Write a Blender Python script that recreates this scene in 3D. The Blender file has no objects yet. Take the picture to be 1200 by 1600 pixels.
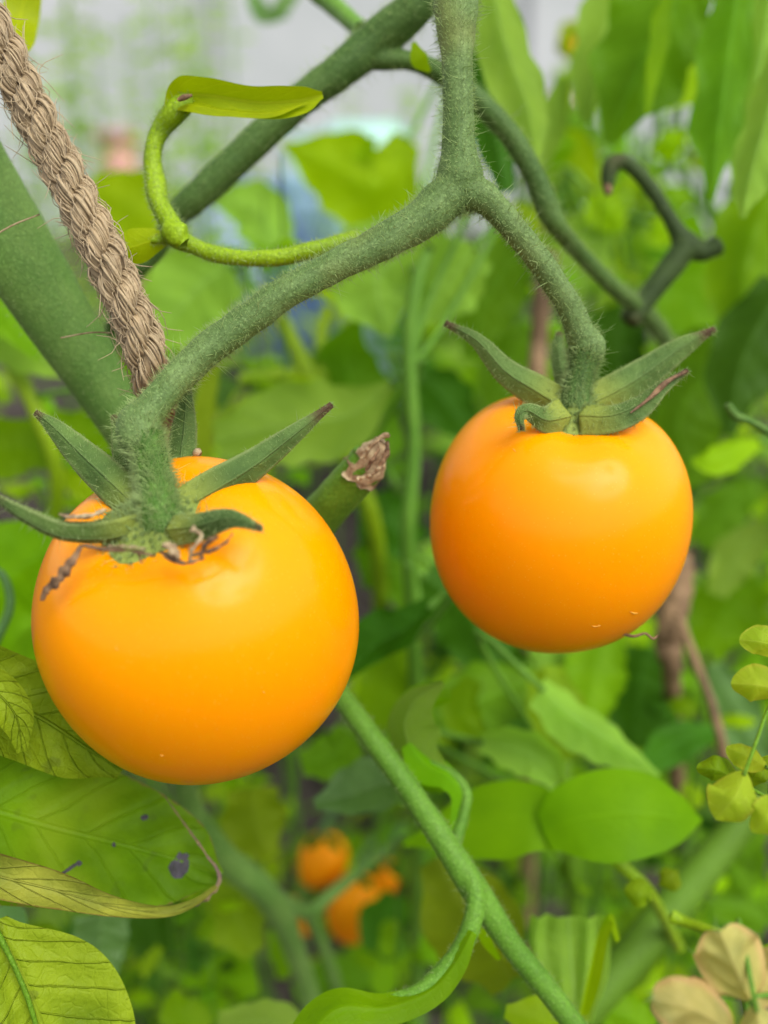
import bpy, math, random
import numpy as np
from mathutils import Vector, Matrix, noise
random.seed(11); np.random.seed(11)
sc = bpy.context.scene
R = math.radians

# ------------------------------------------------------------------ camera, sky, sun, exposure
CAM_H = 0.52            # metres above the soil
PITCH = 22.0            # looking down
FPX = 1500.0            # focal length in photograph pixels (1200 wide)
D0 = 0.112              # metres: distance of the two ripe tomatoes
cam_d = bpy.data.cameras.new('camera'); cam = bpy.data.objects.new('camera', cam_d)
sc.collection.objects.link(cam); sc.camera = cam
cam.location = (0, 0, CAM_H); cam.rotation_euler = (R(90 - PITCH), 0, 0)
cam_d.sensor_fit = 'HORIZONTAL'; cam_d.sensor_width = 36; cam_d.lens = 45.0
cam_d.clip_start = 0.005; cam_d.clip_end = 500
cam_d.dof.use_dof = True; cam_d.dof.focus_distance = 0.108; cam_d.dof.aperture_fstop = 15.5

SUN = Vector((0.42, -0.44, 0.86)).normalized()      # direction towards the brightest part of the overcast sky
w = bpy.data.worlds.new('World'); sc.world = w; w.use_nodes = True
nt = w.node_tree; nt.nodes.clear()
sky = nt.nodes.new('ShaderNodeTexSky'); sky.sky_type = 'NISHITA'; sky.sun_disc = False
sky.sun_elevation = math.asin(SUN.z); sky.sun_rotation = math.atan2(SUN.x, SUN.y)
sky.air_density = 1.0; sky.dust_density = 3.0; sky.ozone_density = 1.0
hs = nt.nodes.new('ShaderNodeHueSaturation'); hs.inputs['Saturation'].default_value = 0.12
bg = nt.nodes.new('ShaderNodeBackground'); bg.inputs['Strength'].default_value = 0.115
wo = nt.nodes.new('ShaderNodeOutputWorld')
nt.links.new(sky.outputs[0], hs.inputs['Color']); nt.links.new(hs.outputs[0], bg.inputs[0]); nt.links.new(bg.outputs[0], wo.inputs[0])
sl = bpy.data.lights.new('sun', 'SUN'); sl.energy = 1.5; sl.angle = R(44); sl.color = (1, 0.955, 0.87)
so = bpy.data.objects.new('sun', sl); sc.collection.objects.link(so)
so.rotation_euler = (-SUN).to_track_quat('-Z', 'Y').to_euler()
sc.view_settings.view_transform = 'Standard'; sc.view_settings.look = 'None'
sc.view_settings.gamma = 1.0; sc.view_settings.use_curve_mapping = False
sc.view_settings.exposure = 1.16
sc.render.engine = 'CYCLES'
cy = sc.cycles; cy.use_denoising = True; cy.max_bounces = 8; cy.diffuse_bounces = 4; cy.transmission_bounces = 6
cy.glossy_bounces = 2; cy.sample_clamp_indirect = 6

# ------------------------------------------------------------------ helpers
cp, sp = math.cos(R(PITCH)), math.sin(R(PITCH))
AX = np.array([1.0, 0, 0]); AU = np.array([0, sp, cp]); AB = np.array([0, -cp, sp])   # camera right, up, back
CAMP = np.array([0, 0, CAM_H])
def V(px, py, z):
    """a point of the place: the direction through a photograph pixel, at z * D0 metres"""
    d = z * D0
    return CAMP + AX * ((px - 600) / FPX * d) + AU * (-(py - 800) / FPX * d) - AB * d
def px2m(p, z): return p / FPX * z * D0
def camdir(x, y, b): v = AX * x + AU * y + AB * b; return v / np.linalg.norm(v)
def nz(v): return v / (np.linalg.norm(v) + 1e-12)

def catmull(P, n):
    P = np.array(P, float)
    if len(P) == 2:
        t = np.linspace(0, 1, n)[:, None]; return P[0] * (1 - t) + P[1] * t
    d = np.concatenate([[0], np.cumsum(np.linalg.norm(np.diff(P[:, :3], axis=0), axis=1) ** 0.5)])
    Q = np.vstack([2 * P[0] - P[1], P, 2 * P[-1] - P[-2]])
    out = []
    for t in np.linspace(0, d[-1], n):
        i = min(max(np.searchsorted(d, t) - 1, 0), len(P) - 2)
        s = (t - d[i]) / (d[i + 1] - d[i])
        p0, p1, p2, p3 = Q[i], Q[i + 1], Q[i + 2], Q[i + 3]
        out.append(.5 * ((2 * p1) + (-p0 + p2) * s + (2 * p0 - 5 * p1 + 4 * p2 - p3) * s * s + (-p0 + 3 * p1 - 3 * p2 + p3) * s ** 3))
    return np.array(out)
def interp(a, t):
    a = list(a); x = np.linspace(0, 1, len(a)); return float(np.interp(t, x, a))
def sinterp(a, t):
    """smooth interpolation of a list"""
    if len(a) == 1: return a[0]
    x = t * (len(a) - 1); i = min(int(x), len(a) - 2); s = x - i
    p0 = a[max(i - 1, 0)]; p1 = a[i]; p2 = a[i + 1]; p3 = a[min(i + 2, len(a) - 1)]
    return max(0, .5 * (2 * p1 + (p2 - p0) * s + (2 * p0 - 5 * p1 + 4 * p2 - p3) * s * s + (3 * p1 - p0 - 3 * p2 + p3) * s ** 3))

def link_mesh(name, verts, faces, mat, parent=None, uvs=None, smooth=True):
    me = bpy.data.meshes.new(name); me.from_pydata([tuple(v) for v in verts], [], faces)
    if uvs is not None:
        uvl = me.uv_layers.new(name='UVMap'); li = np.empty(len(me.loops), dtype=np.int32)
        me.loops.foreach_get('vertex_index', li); uvl.data.foreach_set('uv', np.array(uvs, np.float32)[li].ravel())
    if smooth: me.polygons.foreach_set('use_smooth', [True] * len(me.polygons))
    if isinstance(mat, (list, tuple)):
        for m in mat: me.materials.append(m)
    else: me.materials.append(mat)
    me.update()
    o = bpy.data.objects.new(name, me); sc.collection.objects.link(o)
    if parent is not None: o.parent = parent
    return o
def thing(name, label, cat, loc, group=None):
    o = bpy.data.objects.new(name, None); sc.collection.objects.link(o); o.empty_display_size = .01
    o.location = tuple(loc); o['label'] = label; o['category'] = cat
    if group: o['group'] = group
    bpy.context.view_layer.update() if False else None
    return o
def under(child, parent):
    """parent keeping the child where it stands (things' empties only translate)"""
    child.parent = parent
    off = Vector((0, 0, 0)); p = parent
    while p is not None: off += p.location; p = p.parent
    child.matrix_parent_inverse = Matrix.Translation(-off) if parent.type == 'EMPTY' else Matrix.Identity(4)
    return child
def tag(o, label, cat=None, group=None, kind=None):
    if label: o['label'] = label
    if cat: o['category'] = cat
    if group: o['group'] = group
    if kind: o['kind'] = kind
    return o

class Geo:
    def __init__(s): s.v = []; s.f = []; s.uv = []
    def add(s, v, f, uv=None):
        b = len(s.v); s.v += list(v); s.f += [tuple(i + b for i in q) for q in f]
        s.uv += list(uv) if uv is not None else [(0, 0)] * len(v)
    def build(s, name, mat, parent=None, smooth=True):
        o = link_mesh(name, s.v, s.f, mat, None, s.uv, smooth)
        if parent is not None: under(o, parent)
        return o

def frames(S):
    T = np.gradient(S, axis=0); T /= np.linalg.norm(T, axis=1)[:, None] + 1e-12
    n = np.cross(T[0], [0.3, 0.2, 1.0]); n = nz(n); N = [n]
    for i in range(1, len(S)):
        n = N[-1] - T[i] * np.dot(N[-1], T[i]); N.append(nz(n))
    N = np.array(N); return T, N, np.cross(T, N)
def tube_geo(g, S, rad, rs=12, bump=0.0, bscale=400, hairs=None, squash=1.0, cap=True, ridges=0):
    T, N, B = frames(S); n = len(S); vs = []; uv = []
    for i in range(n):
        for j in range(rs):
            a = 2 * math.pi * j / rs
            r = rad[i]
            if ridges: r *= 1 + .06 * math.cos(ridges * a)
            d = N[i] * math.cos(a) + B[i] * math.sin(a) * squash
            p = S[i] + d * r
            if bump: p = p + d * r * bump * noise.noise(Vector(p * bscale))
            vs.append(p); uv.append((j / rs, i / (n - 1)))
            if hairs is not None: hairs.append((p, nz(d), T[i], r, r * np.linalg.norm(S[min(i + 1, n - 1)] - S[max(i - 1, 0)])))
    fs = [(i * rs + j, i * rs + (j + 1) % rs, (i + 1) * rs + (j + 1) % rs, (i + 1) * rs + j) for i in range(n - 1) for j in range(rs)]
    if cap:
        for e, s in ((0, -1), (n - 1, 1)):
            c = len(vs); vs.append(S[e] + T[e] * s * rad[e] * .45); uv.append((.5, e / (n - 1)))
            for j in range(rs):
                a, b = e * rs + j, e * rs + (j + 1) % rs
                fs.append((a, c, b) if s > 0 else (b, c, a))
    g.add(vs, fs, uv)
def hand_curve(pts, n):
    """pts (px, py, z, radius px) -> samples in metres, radii in metres"""
    Q = catmull(pts_scaled(pts), n)
    S = np.array([V(q[0], q[1], q[2] / 400.0) for q in Q]); rad = [max(px2m(q[3], q[2] / 400.0), 2e-5) for q in Q]
    return S, rad
def pts_scaled(pts): return [(p[0], p[1], p[2] * 400.0, p[3]) for p in pts]
def stem(name, pts, mat, parent=None, n=50, rs=16, bump=.10, bscale=500, hair=None, ridges=0, squash=1.0):
    """one tube; hair = (n short, n long, len short px, len long px)"""
    S, rad = hand_curve(pts, n); g = Geo(); hp = [] if hair else None
    tube_geo(g, S, rad, rs, bump, bscale, hp, squash, ridges=ridges)
    o = g.build(name, mat, parent)
    if hair: hairs(hp, hair, o, mat_hair)
    return o
def blend(name, pieces, mat, parent, voxel=.00022, smooth=14, hair=None, rs=16, bump=.06, bscale=500):
    """several tubes grown together into one body"""
    g = Geo(); hp = []
    for pts in pieces:
        ln = sum(math.dist(a[:2], b[:2]) for a, b in zip(pts, pts[1:])); S, rad = hand_curve(pts, max(16, int(ln / 6)))
        tube_geo(g, S, rad, rs, bump, bscale, hp)
    o = g.build(name, mat, parent)
    m = o.modifiers.new('grown_together', 'REMESH'); m.mode = 'VOXEL'; m.voxel_size = voxel; m.use_smooth_shade = True
    if smooth: m = o.modifiers.new('smooth', 'SMOOTH'); m.iterations = smooth; m.factor = .6
    if hair: hairs(hp, hair, o, mat_hair)
    return o
def hairs(hp, spec, part, mat, lean=.6):
    ns, nl, ls, ll = spec[:4]; g = Geo(); v = []; f = []
    wts = np.cumsum([h[4] if len(h) > 4 else 1.0 for h in hp]).tolist()
    for cnt, ln, rr in ((ns, ls, .35), (nl, ll, .55)):
        for h in random.choices(hp, cum_weights=wts, k=int(cnt)):
            p, d, t, r = h[:4]
            p = p + nz(np.random.randn(3)) * r * .12 - d * r * .02
            L = px2m(ln, 1) * random.uniform(.4, 1.4); rad = px2m(rr, 1) * random.uniform(.7, 1.2)
            dd = nz(d + np.random.randn(3) * .35 + t * random.uniform(-.25, lean * .4))
            bend = nz(np.random.randn(3)) * L * .22
            s1 = nz(np.cross(dd, [.31, .55, .77])); s2 = np.cross(dd, s1)
            m = p + dd * L * .5 + bend * .35; e = p + dd * L + bend
            b = len(v)
            v += [p + s1 * rad, p - s1 * rad * .5 + s2 * rad * .87, p - s1 * rad * .5 - s2 * rad * .87,
                  m + s1 * rad * .7, m - s1 * rad * .35 + s2 * rad * .6, m - s1 * rad * .35 - s2 * rad * .6, e]
            f += [(b, b + 1, b + 4, b + 3), (b + 1, b + 2, b + 5, b + 4), (b + 2, b, b + 3, b + 5), (b + 3, b + 4, b + 6), (b + 4, b + 5, b + 6), (b + 5, b + 3, b + 6)]
    g.add(v, f); o = g.build('hairs', mat, None); o.parent = part
    o['kind'] = 'stuff'; return o

# ------------------------------------------------------------------ materials
class NT:
    def __init__(s, name):
        s.m = bpy.data.materials.new(name); s.m.use_nodes = True; s.t = s.m.node_tree; s.t.nodes.clear()
        s.out = s.n('OutputMaterial')
    def n(s, typ, **k):
        nd = s.t.nodes.new('ShaderNode' + typ)
        for a, b in k.items(): setattr(nd, a, b)
        return nd
    def l(s, a, b): s.t.links.new(a, b)
    def val(s, x, inp):
        if isinstance(x, (int, float)): inp.default_value = x
        elif isinstance(x, tuple): inp.default_value = x
        else: s.l(x, inp)
    def math(s, op, a, b=0.0, c=0.0, clamp=False):
        m = s.n('Math', operation=op, use_clamp=clamp)
        s.val(a, m.inputs[0]); s.val(b, m.inputs[1]); s.val(c, m.inputs[2]); return m.outputs[0]
    def mix(s, f, a, b, blend='MIX'):
        m = s.n('Mix', data_type='RGBA', blend_type=blend)
        s.val(f, m.inputs[0]); s.val(a, m.inputs[6]); s.val(b, m.inputs[7]); return m.outputs[2]
    def noise(s, vec, scale, detail=3, rough=.5, dist=0):
        m = s.n('TexNoise'); m.inputs['Scale'].default_value = scale; m.inputs['Detail'].default_value = detail
        m.inputs['Roughness'].default_value = rough; m.inputs['Distortion'].default_value = dist
        if vec is not None: s.l(vec, m.inputs['Vector'])
        return m.outputs[0]
    def ramp(s, f, lo, hi):
        m = s.n('MapRange', interpolation_type='SMOOTHSTEP'); s.val(f, m.inputs[0]); m.inputs[1].default_value = lo; m.inputs[2].default_value = hi
        return m.outputs[0]
    def geo(s): return s.n('NewGeometry').outputs['Position']
def c4(c): return (c[0], c[1], c[2], 1.0)

def leaf_mat(name, base, vein=None, under_c=None, trans=.42, rough=.45, side=7.0, tip=None, spots=0, edge=None, blotch=.25, veinw=1.0, bump=.5, hue=.012, val=.22, spec=.1, sheen=0.0, ret=.28, sidev=.75, root=None, contrast=.55, vh=-.8):
    a = NT(name); vein = vein or tuple(min(1, x * 1.7 + .02) for x in base)
    uvn = a.n('UVMap'); sep = a.n('SeparateXYZ'); a.l(uvn.outputs[0], sep.inputs[0])
    u = a.math('ABSOLUTE', a.math('SUBTRACT', a.math('MULTIPLY', sep.outputs[0], 2.0), 1.0)); v = sep.outputs[1]
    pos = a.geo(); oi = a.n('ObjectInfo'); tc = a.n('TexCoord').outputs['Object']
    nb = a.noise(tc, 90, 4, .6); nf = a.noise(tc, 900, 3, .6)
    mid = a.ramp(u, .07 * veinw, .015)
    ph = a.math('SUBTRACT', a.math('MULTIPLY', v, side), a.math('MULTIPLY', a.math('POWER', u, .85), 1.6))
    ph = a.math('ADD', ph, a.math('MULTIPLY', a.math('SUBTRACT', nb, .5), .5))
    tri = a.math('ABSOLUTE', a.math('SUBTRACT', a.math('FRACT', ph), .5))
    sv = a.math('MULTIPLY', a.ramp(tri, .07 * veinw, .0), sidev)
    vo = a.n('TexVoronoi', feature='DISTANCE_TO_EDGE'); a.l(tc, vo.inputs['Vector']); vo.inputs['Scale'].default_value = 650
    rv = a.math('MULTIPLY', a.ramp(vo.outputs['Distance'], .12, .0), ret)
    vm = a.math('MAXIMUM', a.math('MAXIMUM', mid, sv), rv, clamp=True)
    dark = tuple(x * .62 for x in base); lite = (base[0] * 1.45, base[1] * 1.25, base[2] * 1.2)
    col = a.mix(a.ramp(nb, .3, .7), c4(dark), c4(lite)); col = a.mix(blotch * 1.6 if blotch < .6 else 1.0, c4(base), col)
    col = a.mix(a.math('MULTIPLY', vm, contrast), col, c4(vein))
    if edge: col = a.mix(a.math('MULTIPLY', a.ramp(a.math('ADD', u, a.math('MULTIPLY', a.math('SUBTRACT', nf, .5), .2)), edge[1], 1.0), .9), col, c4(edge[0]))
    if root: col = a.mix(a.ramp(v, .42, .05), col, c4(root))
    if tip: col = a.mix(a.ramp(a.math('ADD', v, a.math('MULTIPLY', a.math('SUBTRACT', nb, .5), .25)), tip[1], tip[1] + .12), col, c4(tip[0]))
    if spots:
        n2 = a.noise(tc, 260, 2, .5); col = a.mix(a.math('MULTIPLY', a.ramp(n2, .64, .69), spots), col, (.035, .03, .018, 1))
        n3 = a.noise(tc, 45, 3, .5); col = a.mix(a.math('MULTIPLY', a.ramp(n3, .55, .75), .6), col, (.22, .30, .015, 1))
    hv = a.n('HueSaturation'); a.l(col, hv.inputs['Color'])
    a.l(a.math('ADD', a.math('MULTIPLY', oi.outputs['Random'], hue * 2), .5 - hue), hv.inputs['Hue'])
    a.l(a.math('ADD', a.math('MULTIPLY', oi.outputs['Random'], val * 2), 1 - val), hv.inputs['Value'])
    col = hv.outputs[0]
    if under_c:
        g = a.n('NewGeometry'); colf = a.mix(g.outputs['Backfacing'], col, c4(under_c)); 
    else: colf = col
    b = a.n('BsdfPrincipled'); a.l(colf, b.inputs['Base Color'])
    a.val(a.math('ADD', rough - .08, a.math('MULTIPLY', nf, .18)), b.inputs['Roughness']); b.inputs['Specular IOR Level'].default_value = spec
    b.inputs['Sheen Weight'].default_value = sheen; b.inputs['Sheen Roughness'].default_value = .4; b.inputs['Sheen Tint'].default_value = (.7, .9, .4, 1)
    tr = a.n('BsdfTranslucent'); a.l(a.mix(.55, col, (base[0] * 1.9 + .03, base[1] * 1.9 + .05, base[2] * .6, 1)), tr.inputs['Color'])
    ms = a.n('MixShader'); ms.inputs[0].default_value = trans; a.l(b.outputs[0], ms.inputs[1]); a.l(tr.outputs[0], ms.inputs[2])
    bp = a.n('Bump'); bp.inputs['Strength'].default_value = bump; bp.inputs['Distance'].default_value = .0004
    h = a.math('ADD', a.math('MULTIPLY', vm, vh), a.math('ADD', a.math('MULTIPLY', nf, .5), nb)); a.l(h, bp.inputs['Height'])
    a.l(bp.outputs[0], b.inputs['Normal']); a.l(bp.outputs[0], tr.inputs['Normal'])
    a.l(ms.outputs[0], a.out.inputs[0]); return a.m

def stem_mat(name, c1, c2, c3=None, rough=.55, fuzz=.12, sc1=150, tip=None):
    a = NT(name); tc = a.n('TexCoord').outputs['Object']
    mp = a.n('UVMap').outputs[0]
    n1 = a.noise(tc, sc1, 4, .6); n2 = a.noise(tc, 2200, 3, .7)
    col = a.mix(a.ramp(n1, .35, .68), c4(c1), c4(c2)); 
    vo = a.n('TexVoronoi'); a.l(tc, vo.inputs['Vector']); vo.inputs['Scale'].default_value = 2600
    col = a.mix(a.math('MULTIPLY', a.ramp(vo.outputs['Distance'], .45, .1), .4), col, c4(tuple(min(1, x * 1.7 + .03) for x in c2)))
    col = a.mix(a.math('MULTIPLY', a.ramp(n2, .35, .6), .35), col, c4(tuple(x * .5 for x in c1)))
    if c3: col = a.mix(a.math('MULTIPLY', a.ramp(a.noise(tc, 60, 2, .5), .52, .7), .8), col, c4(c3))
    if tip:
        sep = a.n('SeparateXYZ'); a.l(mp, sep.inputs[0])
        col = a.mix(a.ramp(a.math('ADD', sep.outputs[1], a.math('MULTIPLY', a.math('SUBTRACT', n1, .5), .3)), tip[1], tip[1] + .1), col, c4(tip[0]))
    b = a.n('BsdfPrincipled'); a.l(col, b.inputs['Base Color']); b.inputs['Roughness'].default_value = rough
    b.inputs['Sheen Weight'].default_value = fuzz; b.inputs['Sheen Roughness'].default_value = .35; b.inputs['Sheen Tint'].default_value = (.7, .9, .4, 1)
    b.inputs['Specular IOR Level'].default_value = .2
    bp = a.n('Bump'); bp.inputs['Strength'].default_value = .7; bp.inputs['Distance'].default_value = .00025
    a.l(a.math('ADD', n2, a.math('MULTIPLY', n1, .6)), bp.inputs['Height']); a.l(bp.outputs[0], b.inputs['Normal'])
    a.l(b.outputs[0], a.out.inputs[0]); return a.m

def simple_mat(name, c, rough=.6, c2=None, scale=50, bump=.3, bd=.001, trans=0, spec=.4):
    a = NT(name); tc = a.n('TexCoord').outputs['Object']; n1 = a.noise(tc, scale, 5, .6)
    col = a.mix(a.ramp(n1, .3, .7), c4(c), c4(c2 or tuple(x * .7 for x in c)))
    b = a.n('BsdfPrincipled'); a.l(col, b.inputs['Base Color']); b.inputs['Roughness'].default_value = rough; b.inputs['Specular IOR Level'].default_value = spec
    bp = a.n('Bump'); bp.inputs['Strength'].default_value = bump; bp.inputs['Distance'].default_value = bd; a.l(n1, bp.inputs['Height']); a.l(bp.outputs[0], b.inputs['Normal'])
    if trans:
        tr = a.n('BsdfTranslucent'); a.l(col, tr.inputs['Color']); ms = a.n('MixShader'); ms.inputs[0].default_value = trans
        a.l(b.outputs[0], ms.inputs[1]); a.l(tr.outputs[0], ms.inputs[2]); a.l(ms.outputs[0], a.out.inputs[0])
    else: a.l(b.outputs[0], a.out.inputs[0])
    return a.m

def tomato_mat(name, top, bot, rough=.17):
    a = NT(name); tc = a.n('TexCoord').outputs['Object']; uvn = a.n('UVMap'); sep = a.n('SeparateXYZ'); a.l(uvn.outputs[0], sep.inputs[0])
    n1 = a.noise(tc, 45, 3, .5); n2 = a.noise(tc, 3500, 2, .5)
    f = a.ramp(a.math('ADD', sep.outputs[1], a.math('MULTIPLY', a.math('SUBTRACT', n1, .5), .5)), .1, .95)
    col = a.mix(f, c4(top), c4(bot))
    vo = a.n('TexVoronoi'); a.l(tc, vo.inputs['Vector']); vo.inputs['Scale'].default_value = 1500
    col = a.mix(a.math('MULTIPLY', a.ramp(vo.outputs['Distance'], .22, .05), .15), col, (1, .62, .12, 1))
    b = a.n('BsdfPrincipled'); a.l(col, b.inputs['Base Color'])
    b.inputs['Subsurface Weight'].default_value = .35; b.inputs['Subsurface Radius'].default_value = (1.0, .38, .06); b.inputs['Subsurface Scale'].default_value = .006
    a.val(a.math('ADD', rough, a.math('MULTIPLY', n1, .08)), b.inputs['Roughness']); b.inputs['Specular IOR Level'].default_value = .5; b.inputs['IOR'].default_value = 1.24
    bp = a.n('Bump'); bp.inputs['Strength'].default_value = .05; bp.inputs['Distance'].default_value = .0002
    a.l(a.math('ADD', a.math('MULTIPLY', n2, .3), a.noise(tc, 300, 3, .5)), bp.inputs['Height']); a.l(bp.outputs[0], b.inputs['Normal'])
    a.l(b.outputs[0], a.out.inputs[0]); return a.m

mat_tomato = tomato_mat('tomato_skin', (.85, .290, .0), (.84, .250, .0))
mat_tomato_small = tomato_mat('small_tomato_skin', (.80, .29, .0), (.76, .22, .0), .45)
mat_hair = simple_mat('plant_hair', (.48, .60, .26), .5, (.36, .50, .18), 200, .0, trans=.45, spec=.2)
mat_truss = stem_mat('truss_green', (.090, .158, .042), (.150, .232, .072), (.17, .17, .035))
mat_truss_dark = stem_mat('dark_stem_green', (.048, .108, .018), (.082, .155, .032))  # deeper green of the arching stalk and the second pedicel
mat_main = stem_mat('main_stem_green', (.085, .190, .030), (.145, .260, .052), None, .55, .1, 90)
mat_lime = stem_mat('lime_shoot', (.17, .29, .002), (.24, .37, .005), None, .42, .05, 90)
mat_lowstem = stem_mat('fresh_stem_green', (.080, .205, .014), (.125, .275, .025), None, .45, .08, 90)
mat_bluestem = stem_mat('bluish_stem_green', (.060, .150, .035), (.085, .195, .048), None, .5, .08, 60)
mat_olive = stem_mat('olive_stem', (.085, .19, .004), (.12, .25, .008), None, .5, .05, 60)
mat_dead = stem_mat('dark_old_truss', (.022, .045, .008), (.038, .070, .014), (.07, .05, .02), .6, .03)
mat_pedicel = stem_mat('pedicel_green', (.045, .120, .012), (.095, .19, .030), (.16, .20, .05), .6, .1, 500)
mat_calyx = leaf_mat('calyx_green', (.085, .165, .040), (.14, .22, .07), (.13, .20, .05), .15, .65, 9, ((.09, .05, .03), .86), edge=((.20, .26, .09), .72), blotch=.7, bump=1.2, veinw=1.2, ret=0, sidev=.0, root=(.24, .29, .05), hue=.0, val=.1, spec=.15, contrast=.4, vh=.3)
mat_calyx_disc = simple_mat('calyx_hub', (.24, .30, .055), .75, (.16, .22, .035), 900, 1.0, .0005)
mat_dry = simple_mat('dry_brown_tissue', (.26, .155, .08), .85, (.07, .038, .02), 700, 1, .0006)
mat_drywhite = simple_mat('dry_cream_tissue', (.46, .36, .21), .85, (.17, .10, .05), 900, 1, .0006)
mat_stick = simple_mat('brown_stake', (.24, .15, .075), .8, (.10, .06, .03), 120, 1, .001)

M = {
 'bright': leaf_mat('leaf_bright', (.165, .345, .002), trans=.55, vein=(.17, .36, .01), bump=.3),
 'lime':   leaf_mat('leaf_lime', (.270, .455, .001), trans=.56, vein=(.27, .46, .01), bump=.25),
 'mid':    leaf_mat('leaf_mid', (.105, .245, .004), trans=.52),
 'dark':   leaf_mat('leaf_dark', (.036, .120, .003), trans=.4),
 'pale':   leaf_mat('leaf_pale', (.220, .390, .040), trans=.5, vein=(.26, .42, .09), rough=.5),
 'grey':   leaf_mat('leaf_glaucous', (.110, .260, .060), trans=.35, vein=(.18, .35, .10), rough=.38, spec=.35),
 'olive':  leaf_mat('leaf_olive', (.17, .27, .004), trans=.42, vein=(.2, .29, .02)),
 'yellow': leaf_mat('leaf_yellow', (.27, .36, .002), trans=.4, vein=(.45, .5, .01), bump=.3, val=.08, ret=.1),
 'vivid':  leaf_mat('leaf_vivid', (.155, .360, .001), trans=.5, vein=(.2, .42, .005), bump=.25, contrast=.3),
 'pod':    leaf_mat('leaf_pod', (.30, .42, .02), trans=.5, vein=(.52, .58, .08), edge=((.36, .36, .03), .8), bump=.4, val=.1, contrast=.3),
 'cream':  leaf_mat('leaf_cream', (.46, .44, .14), trans=.35, vein=(.62, .5, .2), edge=((.50, .32, .14), .6), bump=.4, val=.1, blotch=.6, contrast=.15, ret=.1),
 'sick':   leaf_mat('leaf_ageing', (.125, .275, .004), trans=.38, vein=(.15, .31, .005), spots=.25, edge=((.20, .12, .04), .965), blotch=.8, bump=.6, veinw=.8, val=.02, hue=.0, ret=.05, contrast=.12),
 'sick2':  leaf_mat('leaf_ageing_quilted', (.19, .30, .012), trans=.35, vein=(.25, .36, .03), spots=.35, blotch=.7, bump=1.3, veinw=.8, val=.02, hue=.0, ret=.12, contrast=.25, sidev=.5),
 'roll':   leaf_mat('leaf_rolled_margin', (.25, .30, .04), trans=.3, vein=(.42, .42, .08), blotch=.7, bump=1.0, edge=((.16, .09, .03), .9), ret=.1, contrast=.3),
}

# ------------------------------------------------------------------ leaves
def leaf_geo(g, S, hw, side0, roll=0.0, fold=0.0, cup=0.0, wav=0.0, wn=3.0, lobes=0.0, ln=6, quilt=0.0, qn=6, sweep=.12, nu=10, pleat=0, seed=0, twist=0.0, asym=0.0, rollunder=0.0):
    """S: spine samples (m); hw: half widths (m) per sample; side0: rough side direction"""
    n = len(S); T = np.gradient(S, axis=0); T /= np.linalg.norm(T, axis=1)[:, None] + 1e-12
    vs = []; uv = []; rnd = random.Random(seed); p1, p2 = rnd.uniform(0, 6), rnd.uniform(0, 6)
    L = np.linalg.norm(np.diff(S, axis=0), axis=1).sum()
    for i in range(n):
        v = i / (n - 1); t = T[i]; s = side0[i] if hasattr(side0[0], '__len__') else side0
        s = nz(s - t * np.dot(s, t)); nrm = np.cross(s, t)
        a = roll + twist * (v - .5); s2 = s * math.cos(a) + nrm * math.sin(a); n2 = -s * math.sin(a) + nrm * math.cos(a)
        for j in range(nu + 1):
            u = 2 * j / nu - 1; au = abs(u); wd = hw[i] * (1 + asym * (1 if u > 0 else -1))
            if lobes:
                ph = v * ln - .15 + (p1 if u > 0 else p2) * .05
                wd *= 1 - lobes * (1 - abs((ph % 1.0) * 2 - 1) ** .8) * au
            if pleat: wd *= 1
            # fold = V shape, cup = parabola, wave at the margin
            h = hw[i] * (fold * au + cup * u * u) + wav * hw[i] * au ** 2 * math.sin(wn * 2 * math.pi * v + (p1 if u > 0 else p2))
            if quilt: h += quilt * hw[i] * (abs(math.sin(math.pi * (v * qn - au * 1.2))) ** .6) * (1 - (1 - au) ** 6) * (1 - au ** 6)
            if pleat: h += pleat * hw[i] * math.cos(u * math.pi * 3.5 + 1.4 * v + 1.1 * math.sin(2.6 * u + p1)) * (.6 + .4 * math.sin(4 * u + 5 * v))
            x = u * wd
            if rollunder and u * rollunder < -.6:
                k = (au - .6) / .4; x = u / au * wd * (.6 + .4 * math.sin(k * 1.9) / 1.9 * 1.05); h -= wd * .35 * (1 - math.cos(k * 2.2)) * .8
            p = S[i] + s2 * x + n2 * h + t * (au * sweep * hw[i] * (1 - v))
            vs.append(p); uv.append((j / nu, v))
    fs = [(i * (nu + 1) + j, i * (nu + 1) + j + 1, (i + 1) * (nu + 1) + j + 1, (i + 1) * (nu + 1) + j) for i in range(n - 1) for j in range(nu)]
    g.add(vs, fs, uv)
OVAL = [.10, .62, .92, 1.0, .93, .75, .45, .03]
HEART = [.55, 1.0, .98, .88, .72, .5, .27, .03]
LANCE = [.15, .6, .9, 1, .88, .65, .35, .03]
CIRC = [max(.04, (1 - abs(2 * q / 12 - 1) ** 2.2) ** .5) for q in range(13)]
ROUND = [.25, .8, .98, 1.0, .98, .88, .62, .05]
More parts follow.
